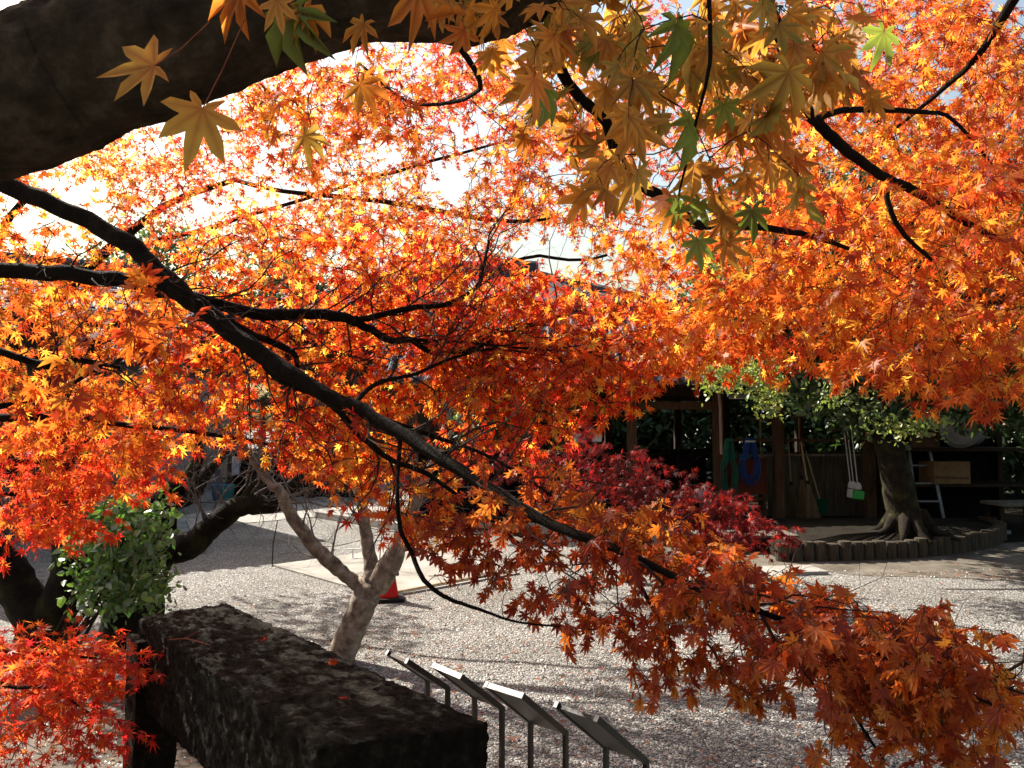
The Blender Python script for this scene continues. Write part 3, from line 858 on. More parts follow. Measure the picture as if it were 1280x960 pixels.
# brooms and rakes
def besom(pxb, pyb, pxt, pyt, d, hd, w, lab, mat='straw', hmat='bamboo', group='brooms leaning in the tool shed', lean=.25):
    b = on_z(pxb, pyb, .17 if pyb > 600 and pxb > 985 and d < 13.2 else 0); t = at(pxt, pyt, b.y + lean)
    o = thing('besom_broom', lab, 'broom', tuple(b), 0, group)
    t = t - b; ax = t.normalized()
    hl = hd
    n = 70; mb = MB()
    side = ax.cross(Vector((0, 1, 0))).normalized(); fr = ax.cross(side)
    for k in range(n):
        a = random.uniform(-1, 1); e = random.uniform(-1, 1)
        s0 = ax * hl + side * a * .02 + fr * e * .02
        s1 = ax * random.uniform(-.0, .06) + side * a * w + fr * e * w * .45
        mb.tube([s0, s0.lerp(s1, .5) + side * a * .01, s1], [.006, .005, .002], 3, cap=False)
    mb.build('bristle_bundle', M[mat], o)
    MB().tube([ax * hl * .96, ax * hl * 1.06], .03, 8).build('binding', M['dark_wood'], o)
    MB().tube([ax * hl * .9, t * .6 + side * .006, t], .014, 6).build('handle', M[hmat], o)
besom(992, 648, 985, 543, 13.4, .62, .10, 'besom broom with a forked pale handle, leftmost of the brooms in the shed')
besom(1004, 652, 1000, 520, 13.3, .75, .12, 'tall besom broom with red wrapped handle in the middle of the brooms', hmat='red_board')
besom(1018, 655, 1001, 550, 13.2, .70, .13, 'widest besom broom, its foot spread on the bed soil nearest the green dustpan')
besom(1033, 612, 1027, 517, 14.5, .50, .09, 'slim dark broom hanging higher than the others against the board wall')
besom(1062, 600, 1055, 525, 14.6, .55, .12, 'brown broom half hidden behind the white handled brushes')
besom(1082, 618, 1050, 540, 14.4, .45, .10, 'broom with long grey handle slanting towards the big trunk', hmat='grey_wood')
# bamboo fan rake, fan up
b = on_z(976, 646); o = thing('fan_rake', 'bamboo fan rake standing fan up between hose and brooms', 'rake', tuple(b))
top = at(965, 590, b.y + .25) - b; ax = top.normalized(); side = ax.cross(Vector((0, 1, 0))).normalized()
MB().tube([(0, 0, 0), top * .5, top], .013, 6).build('handle', M['bamboo'], o)
mb = MB()
for k in range(17):
    a = (k - 8) / 8 * .55
    e = top + (ax * math.cos(a) + side * math.sin(a)) * .42
    mb.tube([top, top.lerp(e, .85), e + Vector((0, -.05, 0))], [.006, .005, .004], 4)
for rr in (.2, .3):
    mb.tube([top + (ax * math.cos(a) + side * math.sin(a)) * rr + Vector((0, -.006, 0)) for a in np.linspace(-.55, .55, 9)], .005, 4)
mb.build('fan', M['bamboo'], o)
# wooden T rakes
for (pxb, pyb, pxt, pyt, wpx, lab) in ((953, 642, 950, 524, .36, 'wooden T-headed soil rake standing head up above the blue hose'),
                                   (1002, 640, 998, 521, .40, 'wooden T-headed rake standing head up among the brooms')):
    b = on_z(pxb, pyb); t = at(pxt, pyt, b.y + .2) - b
    o = thing('soil_rake', lab, 'rake', tuple(b), 0, 'wooden rakes standing head up in the shed')
    MB().tube([(0, 0, 0), t], .014, 6).build('handle', M['bamboo'], o)
    MB().box(tuple(t), (wpx, .03, .05), (0, random.uniform(-.06, .06), 0), .004).build('head', M['grey_wood'], o)
# three white brushes with green heads
for k, (pxb, pyb, pxt, pyt) in enumerate(((1064, 612, 1055, 537), (1068, 613, 1059, 537), (1073, 614, 1064, 535))):
    b = on_z(pxb, pyb + 22); b = at(pxb, pyb, 13.3 - .06 * k); t = at(pxt, pyt, 13.55 - .06 * k) - b
    o = thing('long_brush', ('white handled brush with pale head, leftmost of the three', 'white handled brush between two alike', 'white handled brush with bright green head, rightmost of the three')[k], 'brush', tuple(b), 0, 'white brushes hanging by the big trunk')
    ax = t.normalized()
    MB().tube([ax * .12, t], .009, 6).build('handle', M['white_plastic'], o)
    MB().lathe([(.02, .10), (.04, .08), (.055, .02), (.05, -.01)], (0, 0, .04), 10).build('socket', M['white_plastic'], o)
    MB().box((0, 0, -.06), (.12 if k < 2 else .17, .06, .14), (0, .12, 0), .012).build('bristle_block', M['white_plastic'] if k < 2 else M['green_plastic'], o)
    # the rail they hang from
hang_rail = MB().bar(tuple(at(1040, 537, 13.62)), tuple(at(1085, 537, 13.62)), .03, .04)
hang_rail.build('rail', M['brown_wood'], shed)
b = on_z(1027, 641, .16)
o = thing('dustpan', 'dark green long dustpan standing at the foot of the brooms', 'dustpan', tuple(b))
MB().box((0, 0, .12), (.20, .04, .26), (.25, 0, 0), .01).build('pan', M['dark_green'], o)
MB().tube([(0, .05, .2), (-.22, .2, 1.2)], .01, 6).build('handle', M['bamboo'], o)
for px, py, w, h, lab in ((722, 547, .24, .16, 'pale blue notice sheet hung in the shed, the wider of two'), (745, 546, .17, .16, 'small pale notice sheet hung in the shed, partly behind red leaves')):
    q = at(px, py, 14.0)
    tag(MB().box(tuple(Vector((q.x, 13.9, q.z))), (w, .006, h), (0, .03, 0)).build('notice_sheet', M['paper']), lab, 'notice', 'notice sheets in the shed')
# small heap of folded sacks on a stool by the post
q = on_z(872, 660)
st = thing('stool', 'low stool by the shed post holding crumpled bags', 'stool', (3.25, 13.75, 0))
MB().box((0, 0, .42), (.5, .35, .04), (0, 0, 0), .005).build('seat', M['dark_wood'], st)
for sx in (-.2, .2):
    for sy in (-.13, .13): MB().box((sx, sy, .2), (.04, .04, .40)).build('leg', M['dark_wood'], st)
bm = bmesh.new(); bmesh.ops.create_icosphere(bm, subdivisions=3, radius=1)
for v in bm.verts:
    v.co = Vector((v.co.x * .2, v.co.y * .13, max(-.6, v.co.z) * .09)) * (1 + .25 * noise.noise(v.co * 3)); 
me = bpy.data.meshes.new('crumpled_bag'); bm.to_mesh(me); bm.free(); me.materials.append(surf('bag', (.3, .32, .42), (.5, .52, .6), 9, .5, .5, 20))
o = link(bpy.data.objects.new('crumpled_bag', me)); o.location = (3.25, 13.75, .495); tag(o, 'crumpled pale bluish bag on the low stool by the shed post', 'bag')

# ------------------------------------------------------------------ storage corner on the right
rk = thing('storage_rack', 'dark wooden storage rack in the shade right of the big trunk', 'rack', (7.4, 13.6, 0))
for sx in (-1.05, 1.05):
    for sy in (-.4, .4): MB().box((sx, sy, .9), (.09, .09, 1.8)).build('post', M['dark_wood'], rk)
for z in (1.28, .70): MB().box((0, 0, z), (2.3, .9, .05), (0, 0, 0), .005).build('shelf', M['dark_wood'], rk)
MB().box((0, .48, .8), (2.3, .03, 1.6)).build('back_panel', M['black'], rk)
q = at(1165, 540, 13.3)
cr = thing('wooden_crate', 'reddish wooden crate on top of the storage rack left of the drum', 'crate', (6.72, 13.35, 1.31))
MB().box((0, 0, .16), (.52, .4, .3), (0, 0, .15), .006).build('box', M['brown_wood'], cr)
MB().box((.0, -.24, .22), (.3, .03, .06), (0, 0, .15)).build('hand_hold', M['bamboo'], cr)
dr = thing('metal_drum', 'grey metal drum lying on the rack with its round end towards the court', 'drum', (7.5, 13.35, 1.31 + .3))
Mx = Matrix.Rotation(math.radians(90), 3, 'X') 
Mx = Matrix.Rotation(math.radians(-38), 3, 'Z') @ Mx
MB().lathe([(.26, -.45), (.285, -.44), (.28, -.1), (.29, -.08), (.28, -.06), (.28, .2), (.29, .22), (.28, .24), (.285, .44), (.3, .45), (.285, .46), (.25, .44), (.25, .40)], (0, 0, 0), 24, Mx).build('shell', M['zinc'], dr, smooth=False)
q = at(1181, 590, 13.2)
ct = thing('carton', 'brown cardboard carton on the middle shelf below the drum', 'carton', (7.12, 13.3, .73))
MB().box((0, 0, .18), (.62, .42, .36), (0, 0, .08), .006).build('box', M['carton'], ct)
MB().box((0, -.215, .10), (.6, .006, .035), (0, .04, .08)).build('tape', M['brown_wood'], ct)
ld = thing('stepladder', 'grey metal stepladder leaning folded beside the big trunk', 'ladder', (6.72, 12.95, 0))
for sx, tx in ((-.22, -.17), (.22, .17)):
    MB().bar((sx, 0, 0), (tx, .35, 1.25), .05, .03, bev=.004).build('side_rail', M['alu'], ld)
for k in range(4):
    f = (k + .6) / 4.4
    MB().box((0, .35 * f, 1.25 * f), (.40, .09, .025)).build('rung', M['alu'], ld)
for px, py, w, d, h, lab, nm in ((1178, 642, 1.3, .7, .06, 'flat grey slab on the ground in front of the storage rack', 'ground_slab'),):
    p = on_z(px, py - 18)
    tag(MB().box((7.0, 12.75, .035), (w, d, h), (0, 0, .1), .01).build(nm, M['grey_stone']), lab, 'slab')
p = on_z(1240, 640)
tb = thing('low_table', 'low pale table in the deep shade at the right edge', 'table', (7.75, 12.5, 0))
MB().box((0, 0, .48), (.75, .5, .05), (0, .0, .1), .006).build('table_top', M['grey_wood'], tb)
for sx in (-.3, .3):
    for sy in (-.18, .18): MB().box((sx, sy, .23), (.05, .05, .45)).build('leg', M['dark_wood'], tb)

# ------------------------------------------------------------------ halls behind
hall = thing('temple_hall', 'large hall far behind with broad blue grey tiled roof showing through the leaves', 'hall', (0, 0, 0))
HX, HY = -.9, 30.0
mb = MB()
ez, rz_ = 4.7, 7.25
e = [(HX - 7.5, HY - 5, ez), (HX + 8.2, HY - 5, ez), (HX + 8.2, HY + 5, ez), (HX - 7.5, HY + 5, ez)]
r0_, r1_ = (HX - 3.4, HY, rz_), (HX + 1.6, HY, rz_)
tiled_slope(mb, e[0], e[1], r0_, r1_, 52, 10, .09)
tiled_slope(mb, e[1], e[2], r1_, r1_, 24, 8, .07)
tiled_slope(mb, e[3], e[0], r0_, r0_, 24, 8, .07)
tiled_slope(mb, e[2], e[3], r1_, r0_, 30, 6, .09)
rf = mb.build('roof', M['tile'], hall)
MB().bar((HX - 3.7, HY, rz_ + .2), (HX + 1.9, HY, rz_ + .2), .5, .7, bev=.1).build('ridge', M['tile'], rf)
MB().bar((HX + 1.6, HY, rz_ + .1), (HX + 8.2, HY - 5, ez + .15), .35, .35, bev=.08).build('hip_ridge', M['tile'], rf)
MB().bar((HX - 3.4, HY, rz_ + .1), (HX - 7.5, HY - 5, ez + .15), .35, .35, bev=.08).build('hip_ridge', M['tile'], rf)
MB().box((HX, HY + .5, 2.3), (12.4, 7.4, 4.6)).build('wall', M['brown_wood'], hall)
for k in range(6): MB().box((HX - 6.3 + 2.5 * k, HY - 3.9, 2.3), (.32, .32, 4.6)).build('post', M['dark_wood'], hall)

lh = thing('side_hall', 'low hall with beige plaster wall at the far left behind the mossy tree', 'hall', (0, 0, 0))
MB().box((-12.45, 22.0, 1.45), (8.0, 6.0, 2.9)).build('wall', M['plaster'], lh)
MB().box((-12.45, 22.0, .2), (8.2, 6.2, .4)).build('plinth', M['grey_stone'], lh)
mb = MB()
tiled_slope(mb, (-17, 17.9, 3.1), (-7.5, 17.9, 3.1), (-17, 22.0, 5.1), (-7.5, 22.0, 5.1), 30, 8, .06)
tiled_slope(mb, (-7.5, 26.1, 3.1), (-17, 26.1, 3.1), (-7.5, 22.04, 5.1), (-17, 22.04, 5.1), 20, 5, .06)
rf = mb.build('roof', M['tile'], lh); MB().bar((-17.1, 22.02, 5.2), (-7.4, 22.02, 5.2), .35, .35, bev=.05).build('ridge', M['tile'], rf)
MB().box((-8.75, 18.97, 1.5), (.05, .05, .05)).build('wall_fitting', M['dark_wood'], lh)

gt = thing('timber_gate', 'low black boarded gate with bare posts and a white notice far behind the leafless twigs', 'gate', (0, 0, 0))
boards(-6.4, -3.2, 18.6, .02, 1.05, M['black'], gt, 'board_panel')
for x in (-6.45, -5.75, -4.6, -3.2): MB().box((x, 18.55, 1.15), (.13, .13, 2.3), (0, 0, 0), .008).build('post', M['brown_wood'], gt)
MB().bar((-6.6, 18.55, 2.2), (-3.0, 18.55, 2.2), .1, .14, bev=.008).build('beam', M['brown_wood'], gt)
MB().bar((-6.45, 18.55, 1.1), (-3.2, 18.55, 1.1), .06, .08).build('rail', M['grey_wood'], gt)
q = at(295, 582, 18.4)
MB().box((q.x, 18.45, q.z), (.17, .02, .42)).build('notice', M['paper'], gt)
q = at(281, 588, 18.4)
MB().box((q.x, 18.47, q.z - .05), (.12, .10, .4), (0, 0, 0), .01).build('post_box', M['plaster'], gt)
for px, py, mt, lab in ((274, 626, 'blue_bucket', 'blue bucket with raised handle by the black boarded gate'), (283, 626, 'teal_bucket', 'pale teal bucket beside the blue one by the boarded gate')):
    p = on_z(px, py)
    o = thing('bucket', lab, 'bucket', (p.x, p.y, 0), 0, 'buckets by the boarded gate')
    MB().lathe([(.13, 0), (.18, .34), (.19, .36), (.17, .34), (.12, .03)], (0, 0, 0), 16).build('pail', M[mt], o, smooth=True)
    a = np.linspace(0, math.pi, 9)
    MB().tube([(math.cos(x) * .17, math.sin(x) * .05, .34 + math.sin(x) * .17) for x in a], .008, 5).build('handle', M['black'], o)

# timber hall at the left edge; its eave corner throws the pointed shadow on the court
wh = thing('timber_hall', 'dark timber hall with tiled roof at the left edge behind the scarlet leaves', 'hall', (0, 0, 0))
C0 = Vector((-5.65, 13.1, 0)); fd = Vector((-.82, -.572, 0)); gd = Vector((-.572, .82, 0))
P_ = lambda a, b, z: C0 + fd * a + gd * b + Vector((0, 0, z))
rz_w = math.atan2(fd.y, fd.x)
MB().box(tuple(P_(3.6, 3.2, 1.72)), (5.6, 4.6, 3.4), (0, 0, rz_w)).build('wall', M['dark_wood'], wh)
for a in (.85, 2.6, 4.4, 6.2): MB().box(tuple(P_(a, .82, 1.72)), (.18, .18, 3.44), (0, 0, rz_w)).build('post', M['brown_wood'], wh)
MB().box(tuple(P_(3.6, .5, .22)), (5.8, .9, .44), (0, 0, rz_w), .01).build('veranda', M['grey_wood'], wh)
mb = MB()
tiled_slope(mb, P_(7.2, 0, 3.42), P_(0, 0, 3.42), P_(7.2, 3.2, 4.6), P_(0, 3.2, 4.6), 26, 8, .055)
tiled_slope(mb, P_(0, 6.4, 3.42), P_(7.2, 6.4, 3.42), P_(0, 3.24, 4.6), P_(7.2, 3.24, 4.6), 26, 8, .055)
rf = mb.build('roof', M['tile'], wh)
MB().bar(P_(-.1, 3.22, 4.68), P_(7.3, 3.22, 4.68), .28, .28, bev=.05).build('ridge', M['tile'], rf)
mb = MB()
mb.quadmesh([P_(.25, .3, 3.42), P_(.25, 6.1, 3.42), P_(.25, 3.2, 4.5), P_(.35, .3, 3.42), P_(.35, 6.1, 3.42), P_(.35, 3.2, 4.5)], [(0, 1, 2), (5, 4, 3), (0, 3, 4, 1), (1, 4, 5, 2), (2, 5, 3, 0)])
mb.build('gable_board', M['brown_wood'], wh)

# pale railings at the far left and the low stone platform
fn = thing('slatted_barrier', 'low pale wooden barrier of horizontal slats at the left edge', 'barrier', (0, 0, 0))
a, b = on_z(-60, 668), on_z(52, 668)
for z in (.28, .50, .72): MB().bar((a.x, a.y, z), (b.x, b.y, z), .05, .15, bev=.006).build('slat', M['grey_wood'] if z > .3 else M['pale_stone'], fn)
for f in (.05, .95):
    p = a.lerp(b, f); MB().box((p.x, p.y + .08, .42), (.09, .09, .84)).build('post', M['dark_wood'], fn)
c1, c2, c3, c4 = on_z(130, 700), on_z(244, 692), on_z(232, 660), on_z(130, 664)
lo = [(p.x, p.y, 0) for p in (c1, c2, c3, c4)]; hi = [(p.x, p.y, .12) for p in (c1, c2, c3, c4)]
pl = thing('stone_platform', 'low grey stone platform with a white edge behind the green shrub', 'platform', (0, 0, 0))
MB().quadmesh(lo + hi, [(4, 5, 6, 7), (0, 1, 5, 4), (1, 2, 6, 5), (2, 3, 7, 6), (3, 0, 4, 7)]).build('slab', M['grey_stone'], pl)
MB().bar((c2.x + .07, c2.y, .07), (c3.x + .07, c3.y, .07), .12, .14, bev=.006).build('edge_stone', M['pale_stone'], pl)
p = on_z(190, 680)
bx = thing('stone_pedestal', 'small black stepped stone pedestal on the grey platform behind the shrub', 'pedestal', (p.x, p.y, .12))
MB().box((0, 0, .12), (.5, .5, .24), (0, 0, 0), .02).build('base', M['black'], bx)
MB().box((0, 0, .36), (.34, .34, .24), (0, 0, 0), .02).build('block', M['black'], bx)
MB().box((0, 0, .51), (.44, .44, .06), (0, 0, 0), .015).build('cap', M['black'], bx)

# ------------------------------------------------------------------ overhead maple with the great limb (top left) and hanging yellow leaves
g_m = 'maples in autumn leaf'
t1 = thing('maple_tree', 'maple with a massive dark limb across the top left and drooping yellow orange leaves', 'tree', (-2.2, 1.3, 0), 0, g_m)
t1.location = (0, 0, 0)
limb = px_limb([(-420, 230, 1.75, 200), (-200, 170, 1.6, 195), (0, 122, 1.5, 186), (100, 88, 1.5, 176), (190, 56, 1.5, 170), (320, 10, 1.5, 162), (440, -24, 1.5, 142), (585, -22, 1.5, 146), (640, -32, 1.5, 128), (760, -70, 1.52, 110), (950, -130, 1.6, 90)])
add_limb('limb', limb, M['limb_bark'], t1, 72, .035, rough=.008, sub=5)
b0 = limb[0][0]
add_limb('trunk', w_limb([(-1.55, 1.35, -.1, .26), (-1.6, 1.4, .5, .21), (-1.55, 1.55, 1.1, .19), (b0[0] - .02, b0[1], b0[2] - .25, .175), (b0[0] + .02, b0[1], b0[2], .165)]), M['limb_bark'], t1, 18, .04)
kb = at(588, 40, 1.46)
BA = px_limb([(690, -40, 1.55, 20), (703, 90, 1.6, 15), (753, 147, 1.65, 14), (773, 197, 1.7, 14), (800, 230, 1.75, 15), (840, 252, 1.8, 13), (870, 280, 1.9, 12), (910, 280, 2.0, 11), (1000, 292, 2.2, 8), (1060, 310, 2.4, 5)])
BB = px_limb([(930, -110, 1.7, 16), (975, 50, 1.85, 15), (1005, 130, 2.0, 14), (1025, 156, 2.05, 14), (1060, 190, 2.1, 13), (1107, 222, 2.2, 12), (1140, 237, 2.25, 11), (1190, 268, 2.35, 9), (1250, 300, 2.4, 7), (1330, 340, 2.5, 5)])
BB2 = px_limb([(1018, 150, 2.05, 9), (1060, 138, 2.1, 8), (1150, 140, 2.2, 6), (1190, 149, 2.25, 5), (1240, 205, 2.3, 3)])
BB3 = px_limb([(1107, 222, 2.2, 8), (1112, 260, 2.2, 7), (1132, 295, 2.2, 6), (1165, 325, 2.25, 4)])
BC = px_limb([(880, -100, 1.2, 7), (886, 0, 1.2, 6), (887, 80, 1.2, 5), (868, 160, 1.22, 4), (848, 245, 1.25, 2.5)])
BD = px_limb([(1300, -60, 2.6, 14), (1230, 60, 2.8, 9), (1180, 110, 3.0, 6), (1120, 160, 3.2, 4)])
BE = px_limb([(560, 40, 1.6, 9), (600, 110, 2.0, 6), (520, 130, 2.3, 4), (450, 80, 2.5, 3)])
for b in (BA, BB, BB2, BB3, BC, BD, BE): add_limb('branch', b, M['bark'], t1, 9)
# near yellow leaves
yr = sample_pads([(800, 20, 150, 60, 0, 1.15, 1.8, 16), (930, 70, 90, 100, 0, 1.2, 1.9, 14), (780, 130, 60, 70, 20, 1.2, 1.8, 6),
                  (940, 190, 60, 30, 0, 1.25, 1.7, 4), (670, 10, 50, 40, 0, 1.15, 1.6, 5), (1010, 40, 70, 70, 0, 1.3, 1.9, 6), (960, -20, 80, 40, 0, 1.2, 1.7, 4), (720, 60, 60, 60, 0, 1.3, 1.9, 6)])
grow(t1, [BA, BB, BC, limb], yr, .047, M['yellow'], 'hi', nodes=3, flat=.15, jit=.8, droop_dir=1.6, hang=.5, petiole=.7, petioles=True, foliage_name='yellow_foliage', keep=.7, droop=1.4)
# a few single leaves dangling before the limb
def dangling(parent, specs, mat, name):
    for (px, py, d, ax, ay, s, nx, stem) in specs:
        p = np.array(at(px, py, d)); y = np.array([ax, .15, ay], float)
        v, q = leaves_np(p[None], y[None], np.array([[nx, -1, .25]]), np.array([s]), 'hi', 1.8)
        o = quads_object(name, v, q, mat, parent, rib=RIB['hi'])
        if stem:
            e = at(stem[0], stem[1], d)
            mid = Vector(p).lerp(e, .5) + Vector((0, -.004, -.01))
            MB().tube([Vector(p), mid, e], .0009, 4).build('leaf_stalk', M['stalk'], o)
M['stalk'] = surf('leaf_stalk', (.2, .05, .03), (.32, .10, .05), 20, .6, 0)
dangling(t1, [(193, 82, 1.2, -1, -.05, .095, .5, (262, 27)), (253, 136, 1.2, -.35, -1, .095, .2, (306, 24)), (300, -10, 1.2, -.6, -1, .07, .3, None), (345, 0, 1.15, .2, -1, .05, -.3, (372, -20)),
              (523, -14, 1.2, -.1, -1, .085, .4, (520, -60)), (455, 30, 1.25, -.6, -1, .05, .1, None), (668, 98, 1.1, .05, -1, .06, .9, None), (380, 12, 1.2, .4, -1, .06, .3, None),
              (868, 205, 1.3, .1, -1, .06, .2, None), (790, 218, 1.25, -.3, -1, .075, .3, (775, 190)), (450, 105, 1.6, .5, -.8, .07, 0, None), (380, 170, 1.8, .6, -.5, .07, .2, None), (985, 90, 1.2, -.3, -1, .08, .3, None)], M['yellow'], 'dangling_leaf')
dangling(t1, [(872, 300, 1.35, .15, -1, .055, .1, (862, 262)), (875, 252, 1.35, -.4, -1, .05, .3, None), (940, 262, 1.4, .1, -1, .06, -.2, None), (365, 15, 1.2, -.05, -1, .085, -.3, (365, -30)), (1105, 40, 1.5, -.25, -1, .075, .4, (1100, -10)),
              (683, 110, 1.15, .0, -1, .06, 1.4, None), (860, 150, 1.2, .2, -1, .07, 1.5, None), (845, 30, 1.2, .3, -1, .075, .7, None), (905, 130, 1.3, .4, -.9, .05, 0, None), (1045, 50, 1.5, .0, -1, .055, .3, None), (846, 250, 1.35, -.1, -1, .05, 1.2, None)], M['green_maple'], 'green_leaf')
# orange mass on the right
orr = sample_pads([(1120, 330, 190, 110, 8, 2.1, 3.2, 221), (1010, 385, 130, 70, 0, 2.4, 3.3, 117), (1190, 420, 110, 62, 5, 2.0, 2.7, 65), (1215, 150, 110, 150, 0, 2.6, 3.8, 195),
                   (1060, 200, 120, 110, 0, 2.8, 3.8, 136), (880, 330, 110, 70, 0, 2.6, 3.6, 104), (905, 420, 90, 34, 0, 2.7, 3.5, 78), (800, 420, 70, 40, 0, 2.9, 3.7, 65), (1130, 60, 140, 80, 0, 2.8, 3.9, 117), (1240, 300, 70, 120, 0, 2.0, 2.8, 65), (1120, 462, 30, 24, 0, 2.1, 2.4, 6), (1218, 460, 44, 22, 0, 2.0, 2.3, 12),
                   (960, 70, 110, 70, 0, 2.4, 3.6, 52), (410, 105, 80, 40, 0, 2.1, 2.9, 16), (345, 150, 60, 30, 0, 2.1, 2.8, 9), (500, 110, 70, 50, 0, 2.2, 3.0, 13), (690, 150, 80, 90, 0, 2.4, 3.4, 39)], HOLES)
grow(t1, [BA, BB, BB2, BB3, BD, BE], orr, .034, M['deep_orange'], 'mid', nodes=4, flat=.5, jit=.8, droop_dir=.9, foliage_name='orange_foliage')

# the same tree's unseen crown overhead; leaf clumps placed to shade the foreground
def cloud(c, r, n):
    u = unit(rng.normal(0, 1, (n, 3))) * (rng.uniform(0, 1, n) ** .4)[:, None]
    return np.array(c) + u * np.array(r)
CU = w_limb([(-1.4, 1.6, 2.3, .12), (-1.9, 2.2, 3.3, .09), (-2.5, 3.0, 4.3, .06), (-3.2, 3.6, 5.0, .03)])
CV = w_limb([(-.6, 1.5, 2.45, .10), (-.4, .8, 3.6, .08), (.2, -.3, 4.4, .05), (1.2, -1.2, 4.9, .02)])
for b in (CU, CV): add_limb('branch', b, M['bark'], t1, 8)
co = np.concatenate([cloud((-2.9, 3.3, 4.5), (1.5, 1.3, .8), 190), cloud((-1.2, 1.6, 4.3), (1.6, 1.6, .7), 150), cloud((-3.0, 4.5, 4.9), (1.4, .55, .5), 140), cloud((1.2, .2, 4.4), (2.4, 2.0, .7), 200), cloud((-1.5, -1.4, 4.2), (2.6, 1.6, .8), 170)])
grow(t1, [CU, CV], co, .062, M['deep_orange'], 'lo', nodes=4, flat=.9, jit=.6, droop_dir=.5, foliage_name='upper_shade_foliage', tw=1.5)

# ------------------------------------------------------------------ maple with the long slanting branch
t2 = thing('maple_tree', 'orange maple whose long dark branch slants from upper left down to lower right', 'tree', (0, 0, 0), 0, g_m)
LB = px_limb([(-330, 150, 3.4, 31.0), (-120, 180, 3.2, 29.2), (0, 228, 3.1, 24.1), (80, 262, 3.05, 22.4), (160, 305, 3.0, 22.4), (205, 347, 2.95, 24.1), (260, 392, 2.9, 23.2), (330, 445, 2.8, 22.4), (400, 490, 2.7, 19.8), (450, 512, 2.62, 17.2), (540, 566, 2.42, 16.3), (640, 628, 2.2, 15.5),
              (700, 660, 2.05, 12.9), (780, 690, 1.93, 10.3), (860, 730, 1.85, 8.6), (950, 765, 1.76, 7.7), (1060, 800, 1.75, 6.9), (1150, 840, 1.65, 5.2), (1250, 885, 1.55, 3.4)])
HB = px_limb([(-330, 330, 3.3, 30), (-100, 332, 3.15, 24), (0, 337, 3.05, 20), (90, 343, 3.0, 20), (160, 352, 2.97, 20), (205, 362, 2.94, 20), (240, 372, 2.95, 16), (320, 392, 3.0, 15), (400, 393, 3.05, 14), (440, 400, 3.05, 12), (487, 425, 3.1, 9), (513, 425, 3.1, 8), (540, 440, 3.15, 7), (587, 437, 3.2, 6), (640, 415, 3.25, 5), (700, 395, 3.3, 3)])
H2 = px_limb([(437, 399, 3.05, 9), (460, 398, 3.05, 8), (513, 385, 3.1, 7), (560, 380, 3.15, 6), (597, 357, 3.2, 5), (607, 320, 3.25, 4), (612, 300, 3.3, 2.5)])
H3 = px_limb([(513, 425, 3.1, 5), (580, 428, 3.15, 4), (660, 436, 3.2, 3), (740, 440, 3.2, 2)])
L2 = px_limb([(443, 505, 2.65, 7), (470, 480, 2.8, 6), (520, 467, 2.9, 5), (567, 447, 3.0, 4), (640, 430, 3.1, 2.5)])
L3 = px_limb([(325, 442, 2.8, 10), (345, 470, 2.8, 10), (407, 500, 2.75, 9), (453, 547, 2.7, 8), (493, 577, 2.65, 7), (533, 592, 2.6, 6), (600, 640, 2.5, 4), (650, 680, 2.45, 3)])
L4 = px_limb([(250, 385, 2.9, 10), (320, 420, 2.95, 9), (365, 440, 3.0, 8), (372, 460, 3.0, 5)])
L5 = px_limb([(500, 545, 2.55, 6), (497, 610, 2.4, 5), (500, 660, 2.35, 6), (515, 692, 2.35, 6), (530, 725, 2.3, 6), (560, 748, 2.28, 5), (600, 762, 2.25, 4), (650, 778, 2.2, 3), (745, 787, 2.1, 2)])
L6 = px_limb([(780, 692, 2.1, 6), (800, 730, 2.05, 5), (830, 790, 2.0, 4), (850, 845, 1.95, 2.5)])
L7 = px_limb([(1000, 780, 1.8, 6), (1040, 845, 1.75, 5), (1075, 905, 1.7, 4), (1105, 950, 1.7, 2.5)])
L8 = px_limb([(-60, 430, 3.2, 12), (0, 440, 3.2, 10), (60, 457, 3.2, 9), (97, 450, 3.25, 7), (150, 460, 3.3, 4)])
L9 = px_limb([(470, 520, 2.6, 6), (540, 545, 2.7, 5), (620, 575, 2.8, 4), (720, 640, 2.8, 2.5)])
LA = px_limb([(620, 615, 2.4, 6), (660, 690, 2.35, 4), (700, 740, 2.3, 3)])
LC = px_limb([(-60, 520, 3.2, 10), (0, 508, 3.2, 8), (70, 490, 3.25, 6), (130, 455, 3.3, 4)])
add_limb('main_branch', LB, M['bark'], t2, 14, .035)
add_limb('main_branch', HB, M['bark'], t2, 12, .04)
for b in (H2, H3, L2, L3, L4, L5, L6, L7, L8, L9, LC): add_limb('branch', b, M['bark'], t2, 8)
tb = MB(); st_ = []
for w, r in (HB, H2, H3, L2, L3, L9, L8, LC, L4):
    for i in range(8, len(w) - 1, 3):
        st_.append((w[i], Vector(w[i + 1] - w[i]).normalized() + Vector((random.gauss(0, .5), random.gauss(-.3, .3), random.gauss(.2, .6)))))
for i in range(30, len(LB[0]) - 1, 3):
    st_.append((LB[0][i], Vector(LB[0][i + 1] - LB[0][i]).normalized() + Vector((random.gauss(0, .3), random.gauss(-.2, .3), random.gauss(-.1, .7)))))
bare_twigs(tb, st_, .4, 2, .0042, .6)
tb.build('bare_twig_network', M['twig'], t2)
a0, h0 = LB[0][0], HB[0][0]
add_limb('trunk', w_limb([(-3.5, 3.5, -.1, .24), (-3.45, 3.5, .6, .19), (-3.4, 3.45, 1.4, .17), (h0[0] - .05, h0[1], h0[2], .13), (a0[0] - .1, a0[1], a0[2], .08), (a0[0] - .1, a0[1], a0[2] + .8, .05)]), M['bark'], t2, 14)
